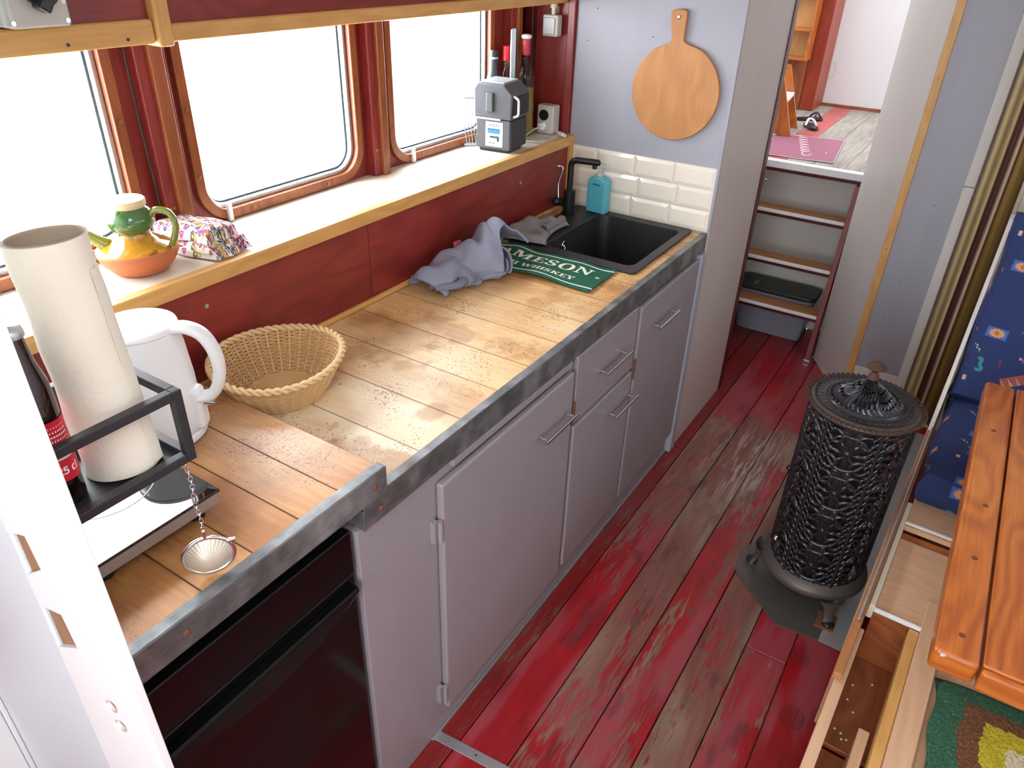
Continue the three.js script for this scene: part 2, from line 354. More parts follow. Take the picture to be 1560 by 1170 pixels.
W.forEach((h, i) => {
  const f = struct('window_' + (i + 1), ['near cabin window beside the green jug', 'middle cabin window above the long sill', 'far cabin window behind the grey box and bottles'][i], 'window');
  const [z0, z1, y0, y1, r] = h;
  const ring = (a, b, x, d, m, name) => { const s = rrect(z0 + a, z1 - a, y0 + a, y1 - a, Math.max(0.01, r - a)); s.holes.push(rrect(z0 + b, z1 - b, y0 + b, y1 - b, Math.max(0.01, r - b), THREE.Path)); const g = extrude(s, d, Math.min(0.002, d / 4), 10); g.rotateY(-Math.PI / 2); g.translate(x, 0, 0); return part(name, uvGrain(g, 'y'), m, f); };
  const fr = ring(-0.022, 0.002, -0.772, 0.016, M.teak, 'frame');
  for (const [z, y] of [[z0 - 0.01, 1.3], [z0 - 0.01, 1.45], [z1 + 0.01, 1.3], [z1 + 0.01, 1.45], [lerp(z0, z1, .25), y0 - 0.01], [lerp(z0, z1, .75), y0 - 0.01]]) part('screw', cyl(0.0045, 0.0045, 0.003, -0.7712, y, z, 10, 'x'), M.brass, fr);
  ring(0.0, 0.012, -0.79, 0.03, M.alu, 'inner_channel');
  ring(0.008, 0.017, -0.805, 0.012, M.rubber, 'rubber_seal');
  const s = rrect(z0 + 0.012, z1 - 0.012, y0 + 0.012, y1 - 0.012, 0.05); const g = extrude(s, 0.005, 0, 10); g.rotateY(-Math.PI / 2); g.translate(-0.808, 0, 0); part('pane', g, M.glass, f);
  part('catch', bx(-0.772, -0.762, 1.182, 1.225, lerp(z0, z1, i === 1 ? .9 : .85) - 0.006, lerp(z0, z1, i === 1 ? .9 : .85) + 0.006, 0.002), M.whitePlastic, f);
});
{ // sill and backsplash
  const s = struct('trim_1', 'pale window sill with a pine front edge', 'window sill');
  part('sill_board', bx(-0.784, -0.575, 1.15, 1.18, 0.001, 2.219, 0.001), M.sill, s);
  part('nosing', uvGrain(bx(-0.578, -0.552, 1.146, 1.1815, 0.001, 2.219, 0.004), 'z'), M.pine, s);
  const b = struct('wall_backsplash', 'red mahogany boards between worktop and sill', 'backsplash');
  const cut = [0.021, 1.107, 2.219];
  for (let i = 0; i < 2; i++) part('board', uvGrain(bx(-0.59, -0.568, 0.86, 1.15, cut[i] + 0.0008, cut[i + 1] - 0.0008, 0.0015), 'z', i * .3, 0), M.mahogany, b);
  part('corner_batten', uvGrain(bx(-0.578, -0.556, 0.921, 1.148, 0.002, 0.02, 0.002), 'y'), M.pine, b);
  part('bottom_batten', uvGrain(bx(-0.568, -0.556, 0.9205, 0.934, 0.021, 1.70, 0.003), 'z'), M.pine, b);
  for (const [z, y] of [[1.62, 1.10], [0.35, 1.08]]) part('screw', cyl(0.005, 0.005, 0.003, -0.567, y, z, 10, 'x'), M.alu, b);
}
{ // valance over the windows
  const v = struct('trim_2', 'mahogany valance with pine edging over the windows', 'valance');
  part('board', uvGrain(bx(-0.645, -0.622, 1.622, CEIL, 0.001, 1.548, 0.002), 'z'), M.mahogany, v);
  part('board', uvGrain(bx(-0.645, -0.622, 1.622, CEIL, 1.580, 3.7, 0.002), 'z', .4, .1), M.mahogany, v);
  part('edging', uvGrain(bx(-0.65, -0.608, 1.610, 1.652, 1.583, 3.7, 0.006, 2), 'z'), M.pine, v);
  part('edging', uvGrain(bx(-0.65, -0.610, 1.610, 1.642, 0.001, 1.548, 0.006, 2), 'z', .5, .2), M.pine, v);
  part('batten', uvGrain(bx(-0.65, -0.600, 1.604, CEIL, 1.549, 1.582, 0.007, 2), 'y'), M.pine, v);
  for (const z of [1.64, 1.75, 1.9]) part('screw', cyl(0.003, 0.003, 0.003, -0.6075, 1.622, z, 8, 'x'), M.darkPlastic, v);
  part('top_board', bx(-0.83, -0.622, 1.80, 1.815, 0.001, 3.7, 0), M.darkMahogany, v);
}
{ // partition behind the sink with metro tiles, closet side
  const p = struct('wall_far', 'blue grey partition with cream metro tiles behind the sink', 'wall');
  part('panel', bx(-0.575, 0, 0.0, CEIL, -0.022, 0, 0.001), M.bluePaint, p);
  part('end_panel', uvGrain(bx(-0.785, -0.5755, 1.18, CEIL, -0.022, 0.002, 0.001), 'y'), M.mahogany, p);
  part('end_moulding', uvGrain(bx(-0.605, -0.578, 1.1815, CEIL, 0.002, 0.014, 0.003), 'y'), M.mahogany, p);
  part('end_post', uvGrain(bx(-0.77, -0.735, 1.1815, CEIL, 0.002, 0.03, 0.003), 'y'), M.darkMahogany, p);
  part('grout', bx(-0.556, -0.002, 0.925, 1.147, 0, 0.003, 0), M.grout, p);
  const rows = [[1.0735, 1.1465, [-0.556, -0.453, -0.303, -0.152, -0.002]], [1.0, 1.0725, [-0.556, -0.431, -0.281, -0.132, -0.002]], [0.927, 0.999, [-0.556, -0.453, -0.303, -0.152, -0.002]]];
  for (const [y0, y1, xs] of rows) for (let i = 0; i + 1 < xs.length; i++) {
    const a = xs[i] + 0.0012, b = xs[i + 1] - 0.0012, c = y0 + 0.001, d = y1 - 0.001, e = 0.012;
    const P = [[a, c, .003], [b, c, .003], [b, d, .003], [a, d, .003], [a, c, .0055], [b, c, .0055], [b, d, .0055], [a, d, .0055], [a + e, c + e, .0095], [b - e, c + e, .0095], [b - e, d - e, .0095], [a + e, d - e, .0095]];
    const Q = [[8, 9, 10, 11], [4, 5, 9, 8], [5, 6, 10, 9], [6, 7, 11, 10], [7, 4, 8, 11], [0, 1, 5, 4], [1, 2, 6, 5], [2, 3, 7, 6], [3, 0, 4, 7]], pos = [];
    for (const q of Q) for (const k of [0, 1, 2, 0, 2, 3]) pos.push(...P[q[k]]);
    const g = new THREE.BufferGeometry(); g.setAttribute('position', new THREE.Float32BufferAttribute(pos, 3)); g.computeVertexNormals(); part('tile', g, M.tile, p);
  }
  for (const [x, y] of [[-0.50, 1.60], [-0.29, 1.53], [-0.53, 1.50]]) part('nail_head', cyl(0.002, 0.002, 0.002, x, y, 0.001, 8, 'z'), M.darkPlastic, p);
  const c = struct('wall_passage', 'grey closet side along the passage to the steps', 'wall');
  part('side_panel', bx(-0.02, 0.004, 0, CEIL, -0.555, -0.002, 0.001), M.panelPaint, c);
  part('seam_cover', bx(-0.004, 0.007, 0.93, CEIL, -0.006, 0.006, 0.002), M.bluePaint, c);
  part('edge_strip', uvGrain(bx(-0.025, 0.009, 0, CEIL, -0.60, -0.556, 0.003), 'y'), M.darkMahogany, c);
  part('back_panel', bx(-0.83, -0.025, 0, CEIL, -0.62, -0.60, 0), M.panelPaint, c);
}
{ // right hand side of the passage: slanting panel, pine strip, blue wall, white trims
  const s = struct('wall_right', 'pale slanting panel with a pine corner strip beside the steps', 'wall');
  const a = [0.304, -1.142], b = [0.508, -0.775], dx = b[0] - a[0], dz = b[1] - a[1], L = Math.hypot(dx, dz);
  const g = bx(0, L, 0, 2.9, -0.02, 0, 0.001); g.rotateY(-Math.atan2(dz, dx)); g.translate(a[0], 0, a[1]); part('slant_panel', g, mat(0xd9d2ce, 0.4, { map: paintTex }), s);
  part('corner_strip', uvGrain(bx(0.497, 0.527, 0, CEIL, -0.785, -0.762, 0.002), 'y'), M.pine, s);
  for (const y of [0.35, 0.75, 1.1, 1.4]) part('strip_nail', cyl(0.002, 0.002, 0.002, 0.512, y, -0.7615, 8, 'z'), M.darkPlastic, s);
  part('blue_panel', bx(0.527, 0.705, 0.20, CEIL, -0.79, -0.772, 0.001), M.bluePaint, s);
  for (const [x, y] of [[0.60, 0.62], [0.63, 0.95], [0.58, 0.45]]) part('nail_head', cyl(0.002, 0.002, 0.002, x, y, -0.771, 8, 'z'), M.darkPlastic, s);
  part('skirting', bx(0.528, 0.705, 0, 0.205, -0.79, -0.766, 0.002), M.offWhite, s);
  part('door_trim', bx(0.705, 0.742, 0, 1.04, -0.79, -0.764, 0.002), M.offWhite, s);
  part('door_trim', bx(0.705, 0.742, 1.042, CEIL, -0.79, -0.764, 0.002), M.offWhite, s);
  for (let i = 0; i < 9; i++) part('cream_board', bx(0.743 + i * .155, 0.8965 + i * .155, 0, CEIL, -0.79, -0.775, 0.002), M.creamPaint, s);
  const wy = [[1.15, 2.35, 1.28, 1.78, 0.06], [-0.25, 0.95, 1.28, 1.78, 0.06]];
  const r = struct('wall_starboard', 'cabin side with windows behind the dinette', 'wall');
  winWall(2.19, 0.05, -0.79, 3.75, 0, CEIL, wy, M.whitePaint, r);
  wy.forEach((h, i) => { const f = struct('window_' + (i + 4), i ? 'cabin window over the blue bench' : 'cabin window over the wooden table', 'window'); const q = extrude(rrect(...h), 0.005, 0, 8); q.rotateY(-Math.PI / 2); q.translate(2.17, 0, 0); part('pane', q, M.glass, f); });
}
{ // ceiling, rear wall with the open companionway
  const c = struct('ceiling', 'white cabin ceiling', 'ceiling');
  // open skylight over the saloon: x 0.3..1.2, z 2.25..3.2
  for (const [a, b, e, f] of [[-0.83, 0.3, -0.82, 3.75], [1.2, 2.19, -0.82, 3.75], [0.3, 1.2, -0.82, 2.25], [0.3, 1.2, 3.2, 3.75]]) part('panel', bx(a, b, CEIL, CEIL + 0.05, e, f, 0), M.whitePaint, c);
  part('passage_panel', bx(-0.83, 1.3, CEIL, CEIL + 0.05, -1.26, -0.82, 0), M.whitePaint, c);
  const r = struct('wall_near', 'aft bulkhead with the open companionway', 'wall');
  part('panel', bx(-0.83, 0.2, 0, CEIL, 3.70, 3.75, 0), M.whitePaint, r); part('panel', bx(1.2, 2.19, 0, CEIL, 3.70, 3.75, 0), M.whitePaint, r); part('panel', bx(0.2, 1.2, 0, 0.65, 3.70, 3.75, 0), M.whitePaint, r);
}
{ // bright white jamb at the end of the worktop, with cut hinge mortises
  const d = struct('door_1', 'white painted door post with empty hinge mortises at the end of the worktop', 'door post');
  const s = new THREE.Shape(); s.moveTo(0.076, 0); s.lineTo(0.012, CEIL); s.lineTo(-0.168, CEIL);
  for (const [y0, y1, a, dp] of [[1.052, 1.130, -0.158, 0.054], [0.913, 0.998, -0.153, 0.062]]) { s.lineTo(a, y1); s.lineTo(a + dp, y1 + 0.020); s.lineTo(a + dp + 0.008, y0 + 0.045); s.lineTo(a, y0); }
  s.lineTo(-0.142, 0); s.closePath();
  for (const [x, y] of [[-0.047, 0.861], [-0.041, 0.822]]) { const h = new THREE.Path(); h.absellipse(x, y, 0.022, 0.011, 0, Math.PI * 2, false, 0.75); s.holes.push(h); }
  part('post', extrude(s, 0.013, 0.0012).translate(0, 0, 2.2225), M.whitePaint, d);
  part('bare_wood_core', uvGrain(bx(-0.150, 0.020, 0.3, 1.4, 2.2202, 2.2285, 0), 'y'), mat(0xb4aca2, 0.85, { map: plyTex }), d);
  part('post_bead', bx(-0.172, -0.160, 0, CEIL, 2.2225, 2.232, 0.004, 2), M.iceBlue, d);
  part('recessed_panel', bx(-1.4, -0.1605, 0, CEIL, 2.2205, 2.2255, 0.0005), M.iceBlue, d);
  part('locker_front', bx(-1.4, -0.64, 0, 0.40, 2.2365, 2.33, 0.004), M.whitePaint, d);
  part('panel_strip', bx(-1.4, -0.640, 0, CEIL, 2.226, 2.236, 0.003), M.whitePaint, d);
}
{ // wheelhouse up the steps
  const w = struct('wall_wheelhouse', 'white wheelhouse walls beyond the steps', 'wall');
  winWall(-1.30, 0.05, -3.0, -1.26, 0.9, 3.0, [[-2.75, -1.45, 1.85, 2.75, 0.05]], M.whitePaint, w, 'side_panel');
  winWall(1.35, 0.05, -3.0, -1.26, 0.9, 3.0, [[-2.75, -1.45, 1.85, 2.75, 0.05]], M.whitePaint, w, 'side_panel');
  part('roof', bx(-1.35, 1.35, 3.0, 3.05, -3.0, -1.2, 0), M.whitePaint, w);
  part('end_wall', bx(-1.35, 1.35, 0.9, 3.0, -3.02, -2.995, 0), M.whitePaint, w);
  part('front_wall', bx(-1.35, 1.35, CEIL, 3.0, -1.26, -1.22, 0), M.whitePaint, w);
  part('front_wall', bx(0.31, 1.35, 0.9, CEIL, -1.26, -1.22, 0), M.whitePaint, w);
  part('front_wall', bx(-1.35, -0.30, 0.9, CEIL, -1.26, -1.22, 0), M.whitePaint, w);
  part('under_wall', bx(-0.83, 1.35, 0, 0.855, -1.50, -1.47, 0), M.offWhite, w);
  part('under_side', bx(-0.40, -0.36, 0, 0.855, -1.47, -0.62, 0), M.greyPaint, w); part('under_side', bx(0.315, 0.335, 0, 0.855, -1.47, -1.15, 0), M.greyPaint, w);
  const d = struct('door_2', 'plain white sliding door across the wheelhouse', 'door');
  part('door_leaf', bx(-0.36, 0.62, 0.915, 2.95, -2.975, -2.95, 0.003), mat(0xe6e8ea, 0.3), d);
  part('floor_track', uvGrain(bx(-0.36, 0.62, 0.90, 0.914, -2.98, -2.935, 0.002), 'x'), M.teak, d);
  part('finger_pull', merge([bx(-0.335, -0.25, 1.075, 1.078, -2.951, -2.948, 0), bx(-0.335, -0.25, 1.155, 1.158, -2.951, -2.948, 0), bx(-0.253, -0.25, 1.075, 1.158, -2.951, -2.948, 0)]), mat(0xc9ccd0, 0.4), d);
  const f = struct('floor_wheelhouse', 'grey weathered deck boards with a strip of red paint at the top of the steps', 'floor');
  const dx = [-1.3, -0.42, -0.32, -0.20, -0.08, 0.05, 0.19, 0.32, 1.3];
  const dm = [0, 1, 2, 3].map(k => { const t = deckTex.clone(); t.repeat.set(1, 1); t.offset.set(0.1 * k, 0); t.needsUpdate = true; return mat(0xffffff, 0.6, { map: t }); });
  for (let i = 0; i < 8; i++) { const g = bx(dx[i] + 0.001, dx[i + 1] - 0.001, 0.87, 0.9, -2.99, -1.30, 0.002); uvMap(g, (x, y, z) => [z, (i === 3 ? 0.44 + (x - dx[i]) : 0.7 + (i * 0.03) + (x - dx[i]))]); part('deck_board', g, dm[i % 4], f); }
  part('threshold_nosing', bx(-0.30, 0.305, 0.872, 0.906, -1.302, -1.255, 0.004), M.whitePlastic, f);
  part('threshold_beam', uvGrain(bx(-0.30, 0.305, 0.855, 0.871, -1.30, -1.262, 0.002), 'x'), M.darkMahogany, f);
  const t = struct('trim_3', 'dark red mahogany post and panelling inside the wheelhouse', 'post');
  part('post', uvGrain(bx(-0.37, -0.285, 0.9, 3.0, -2.945, -2.68, 0.003), 'y'), M.redwood, t);
  part('orange_panel', uvGrain(bx(-0.80, -0.372, 0.9, 3.0, -2.70, -2.67, 0.002), 'y'), M.teak, t);
}
// ---------------------------------------------------------------- galley
function barHandle(parent, z0, z1, y, x = 0.012) {     // bar pull: two short posts and a rod
  part('handle', merge([cyl(0.005, 0.005, z1 - z0 + 0.03, x + 0.026, y, (z0 + z1) / 2, 14, 'z'), cyl(0.004, 0.004, 0.026, x + 0.013, y, z0, 12, 'x'), cyl(0.004, 0.004, 0.026, x + 0.013, y, z1, 12, 'x')]), M.steel, parent, 'brushed steel bar handle');
}
function hinge(parent, z, y) {
  part('hinge', merge([cyl(0.006, 0.006, 0.06, 0.006, y, z, 10), bx(-0.012, 0.0005, y - 0.03, y + 0.03, z, z + 0.014, 0.001)]), M.greyPaint, parent, 'painted hinge');
}
{ // cabinet units; their front plane is x = -0.012
  const c1 = thing('base_cabinet', 'grey cabinet with one wide hinged door, next to the black dishwasher', 'cabinet', [0, 0, 0]);
  part('body', bx(-0.56, -0.012, 0.0, 0.856, 0.96, 1.778, 0.002), M.greyPaint, c1);
  const d1 = part('door', bx(-0.0115, 0.008, 0.088, 0.822, 0.972, 1.548, 0.007, 3), M.greyPaint, c1);
  barHandle(d1, 1.015, 1.15, 0.715); hinge(c1, 1.556, 0.70); hinge(c1, 1.556, 0.155);
  part('latch_tab', bx(0.006, 0.013, 0.655, 0.725, 0.962, 0.972, 0.003), M.rust, c1, 'rusty brown catch strip');
  part('plinth_strip', bx(-0.012, -0.004, 0.0, 0.012, 0.96, 1.60, 0.002), M.alu, c1);
  part('lip', bx(-0.012, 0.003, 0.840, 0.8555, 0.98, 1.5, 0.001), M.greyPaint, c1);
  const c2 = thing('base_cabinet', 'grey cabinet with a drawer above a narrow door, between two doored units', 'cabinet', [0, 0, 0]);
  part('body', bx(-0.56, -0.012, 0.0, 0.856, 0.558, 0.959, 0.002), M.greyPaint, c2);
  const dr = part('drawer', bx(-0.0115, 0.004, 0.642, 0.855, 0.566, 0.952, 0.004, 2), M.greyPaint, c2); barHandle(dr, 0.665, 0.805, 0.745, 0.004);
  const d2 = part('door', bx(-0.0115, 0.008, 0.102, 0.632, 0.566, 0.954, 0.006, 3), M.greyPaint, c2); barHandle(d2, 0.59, 0.72, 0.555);
  hinge(c2, 0.9575, 0.16); part('latch_tab', bx(0.006, 0.013, 0.60, 0.672, 0.557, 0.567, 0.003), M.rust, c2, 'rusty brown catch strip');
  part('plinth_strip', bx(-0.012, -0.004, 0.0, 0.012, 0.558, 0.959, 0.002), M.alu, c2);
  const c3 = thing('base_cabinet', 'grey cabinet with a tall door under the black sink', 'cabinet', [0, 0, 0]);
  part('side', bx(-0.56, -0.012, 0.0, 0.856, 0.540, 0.557, 0.002), M.greyPaint, c3);
  part('front_frame', bx(-0.03, -0.012, 0.0, 0.856, 0.03, 0.54, 0.001), M.greyPaint, c3);
  const d3 = part('door', bx(-0.0115, 0.008, 0.102, 0.846, 0.062, 0.550, 0.006, 3), M.greyPaint, c3); barHandle(d3, 0.305, 0.44, 0.745);
  part('stile', bx(-0.03, 0.012, 0.0, 0.856, 0.004, 0.052, 0.005, 2), M.bluePaint, c3);
  part('plinth_strip', bx(-0.012, -0.004, 0.0, 0.012, 0.052, 0.557, 0.002), M.alu, c3);
}
{ // worktops
  const uv = (m, x0, x1, z0, z1) => g => uvMap(g, (x, y, z) => [(x - x0) / (x1 - x0), (z - z0) / (z1 - z0)]);
  const t = thing('worktop', 'long worktop of bleached old boards with a dark steel edge', 'worktop', [0, 0, 0]);
  const map = uv(M.top, -0.57, 0, -0.01, 1.71);
  for (let i = 0; i + 1 < seams.length; i++) {
    const a = Math.max(0.001, seams[i]) + 0.0005, b = (i === seams.length - 2 ? 1.76 : seams[i + 1]) - 0.0005, top = 0.9188 - rr(0, 0.0006), add = (x0, x1, z0, z1) => { if (x1 - x0 > 0.004 && z1 - z0 > 0.004) part('board', map(bx(x0, x1, 0.868, i === seams.length - 2 ? 0.919 : top, z0, z1, 0.0008)), M.top, t); };
    if (a < 0.49) {                                    // boards stop at the sink cut-out
      add(-0.567, -0.505, a, b); add(-0.062, -0.022, a, b); add(-0.505, -0.062, a, Math.min(b, 0.012)); if (b > 0.494) add(-0.505, -0.062, 0.494, b);
    } else add(-0.567, -0.0225, a, b);
  }
  const e = part('steel_edge', uvGrain(merge([bx(-0.022, -0.0005, 0.9165, 0.9215, 0.001, 1.765, 0.0012), bx(-0.004, 0.0, 0.858, 0.9205, 0.001, 1.765, 0.0012)]), 'z'), M.edge, t, 'dark steel angle edge');
  part('end_cap', uvGrain(bx(-0.06, 0.0005, 0.858, 0.9035, 1.7655, 1.7685, 0.001), 'x'), M.edge, t);
  for (const z of [1.722, 0.86, 0.3]) part('rivet', new THREE.SphereGeometry(0.006, 12, 8).scale(0.5, 1, 1).translate(0.001, z > 1 ? 0.884 : 0.888, z), M.rust, e, 'rusty rivet');
  const n = thing('worktop', 'raised worktop block of brown boards over the dishwasher', 'worktop', [0, 0, 0]);
  const map2 = uv(M.top2, -0.57, 0, 1.70, 2.22);
  for (let i = 0; i + 1 < seams2.length; i++) part('board', map2(bx(-0.567, -0.0225, 0.9205, 0.966 - rr(0, 0.0006), seams2[i] + 0.0008, seams2[i + 1] - 0.0008, 0.0008)), M.top2, n);
  const e2 = part('steel_edge', uvGrain(merge([bx(-0.022, -0.0005, 0.9645, 0.9695, 1.705, 2.219, 0.0012), bx(-0.004, 0.001, 0.912, 0.9685, 1.705, 2.219, 0.0012)]), 'z', .3, 0), M.edge, n, 'dark steel angle edge');
  part('end_cap', uvGrain(bx(-0.022, 0.001, 0.9225, 0.9685, 1.7015, 1.7045, 0.001), 'x'), M.edge, n);
  for (const z of [1.735, 2.13]) part('rivet', new THREE.SphereGeometry(0.006, 12, 8).scale(0.5, 1.2, 1).translate(0.002, 0.942, z), M.rust, e2, 'rusty rivet');
}
{ // dishwasher
  const d = thing('dishwasher', 'black dishwasher with curved grip handle under the raised worktop', 'dishwasher', [-0.30, 0, 1.998]);
  part('body', bx(-0.26, 0.262, 0.02, 0.90, -0.208, 0.215, 0.003), M.blackPlastic, d);
  part('control_panel', bx(0.262, 0.284, 0.765, 0.868, -0.210, 0.216, 0.004), M.blackGloss, d);
  const door = part('door', bx(0.262, 0.282, 0.10, 0.762, -0.210, 0.216, 0.004), M.blackGloss, d);
  const sh = new THREE.Shape(); sh.moveTo(-0.200, 0.742); sh.lineTo(0.206, 0.742); sh.lineTo(0.206, 0.734); sh.quadraticCurveTo(0, 0.630, -0.200, 0.734); sh.closePath();
  const g = extrude(sh, 0.024, 0.006, 24); g.rotateY(-Math.PI / 2); g.translate(0.304, 0, 0); part('handle', g, M.blackGloss, door, 'curved black grip handle');
  part('toe_kick', bx(0.18, 0.24, 0.0, 0.10, -0.208, 0.215, 0.002), M.blackPlastic, d);
}
{ // sink
  const s = thing('kitchen_sink', 'black inset sink with a single square basin beside the tiles', 'sink', [-0.285, 0.919, 0.253]);
  const X = x => x + 0.285, Z = z => z - 0.253;
  const o = new THREE.Shape(); const sr = (x0, x1, z0, z1, r, P) => rrect(X(x0), X(x1), -Z(z1), -Z(z0), r, P);
  const rim = sr(-0.522, -0.052, 0.008, 0.502, 0.02, THREE.Shape); rim.holes.push(sr(-0.395, -0.082, 0.05, 0.455, 0.03, THREE.Path));
  const rg = extrude(rim, 0.008, 0.002, 8); rg.rotateX(-Math.PI / 2); part('rim', rg, M.blackSink, s);
  // basin walls as a tapering rounded loop
  const loop = k => { const pts = sr(lerp(-0.395, -0.375, k), lerp(-0.082, -0.10, k), lerp(0.05, 0.065, k), lerp(0.455, 0.44, k), 0.03, THREE.Shape).getSpacedPoints(72); return pts; };
  const L = [0, .25, .5, .75, 1].map(loop);
  const wall = grid(72, 4, (u, v) => { const q = L[Math.round(v * 4)][Math.round(u * 72) % 73]; return [q.x, 0.006 - v * 0.045 * 4 * 0.98, -q.y]; });
  part('basin_wall', wall, M.blackSink, s);
  const bt = extrude(new THREE.Shape(loop(1)), 0.006, 0, 8); bt.rotateX(-Math.PI / 2); bt.translate(0, -0.18, 0); part('basin_floor', bt, M.blackSink, s);
  const lip = sr(-0.402, -0.392, 0.05, 0.455, 0.003, THREE.Shape); const lg = extrude(lip, 0.006, 0.001, 4); lg.rotateX(-Math.PI / 2); lg.translate(0, 0.006, 0); part('ledge_ridge', lg, M.blackSink, s);
  part('overflow', merge([new THREE.TorusGeometry(0.013, 0.003, 8, 24).rotateY(Math.PI / 2).scale(1, 1.2, 1).translate(X(-0.3865), -0.028, Z(0.345)), new THREE.SphereGeometry(0.006, 10, 8).translate(X(-0.3865), -0.028, Z(0.345))]), M.chrome, s, 'chrome overflow ring');
  part('drain', cyl(0.04, 0.04, 0.004, X(-0.235), -0.172, Z(0.25), 24), M.chrome, s, 'chrome drain');
}
{ // tap
  const t = thing('kitchen_tap', 'matt black angular kitchen tap at the corner of the sink', 'tap', [-0.493, 0.9275, 0.128], -0.05);
  part('base', merge([cyl(0.026, 0.026, 0.006, 0, 0.003, 0), cyl(0.022, 0.022, 0.085, 0, 0.046, 0)]), M.blackPlastic, t);
  part('spout', merge([polyTube([[0, 0.08, 0], [0, 0.198, 0], [0.098, 0.200, -0.016]], 0.0115, 14), cyl(0.009, 0.009, 0.018, 0.088, 0.187, -0.0145, 14)]), M.blackPlastic, t);
  part('lever', merge([cyl(0.016, 0.016, 0.03, -0.024, 0.045, 0.02, 16, 'x'), new THREE.SphereGeometry(0.017, 14, 10).translate(-0.036, 0.046, 0.028)]), M.blackPlastic, t);
  part('lever_pin', tube([[-0.03, 0.06, 0.026], [-0.036, 0.11, 0.02], [-0.026, 0.165, 0.012], [-0.044, 0.172, 0.02]], 0.0028, 24, 6), M.steel, t, 'thin grey curved lever');
}
{ // soap bottle
  const s = thing('soap_dispenser', 'turquoise plastic soap bottle with a clear pump beside the tap', 'soap bottle', [-0.418, 0.9278, 0.040], -0.12);
  const teal = mat(0x5cb8c8, 0.3);
  const f = new THREE.Shape(); f.moveTo(-0.034, 0); f.lineTo(0.034, 0); f.quadraticCurveTo(0.04, 0, 0.04, 0.006); f.lineTo(0.04, 0.112); f.quadraticCurveTo(0.04, 0.122, 0.03, 0.125); f.lineTo(0.014, 0.131); f.lineTo(-0.014, 0.131); f.lineTo(-0.03, 0.125); f.quadraticCurveTo(-0.04, 0.122, -0.04, 0.112); f.lineTo(-0.04, 0.006); f.quadraticCurveTo(-0.04, 0, -0.034, 0);
  part('body', extrude(f, 0.040, 0.006, 8).translate(0, 0, -0.02), teal, s);
  const fr = rrect(-0.026, 0.026, 0.018, 0.100, 0.006); fr.holes.push(rrect(-0.0235, 0.0235, 0.0205, 0.0975, 0.005, THREE.Path)); part('moulded_frame', extrude(fr, 0.002, 0).translate(0, 0, 0.0195), teal, s);
  part('slot', bx(-0.016, 0.016, 0.102, 0.108, 0.0195, 0.0212, 0.001), mat(0x256f80, 0.4), s);
  part('pump', merge([cyl(0.012, 0.012, 0.016, 0, 0.139, 0), cyl(0.006, 0.005, 0.02, 0, 0.157, 0), bx(-0.008, 0.03, 0.165, 0.174, -0.006, 0.006, 0.003)]), mat(0xe6efef, 0.2, { transmission: 0.5, thickness: 0 }), s, 'clear white pump');
}
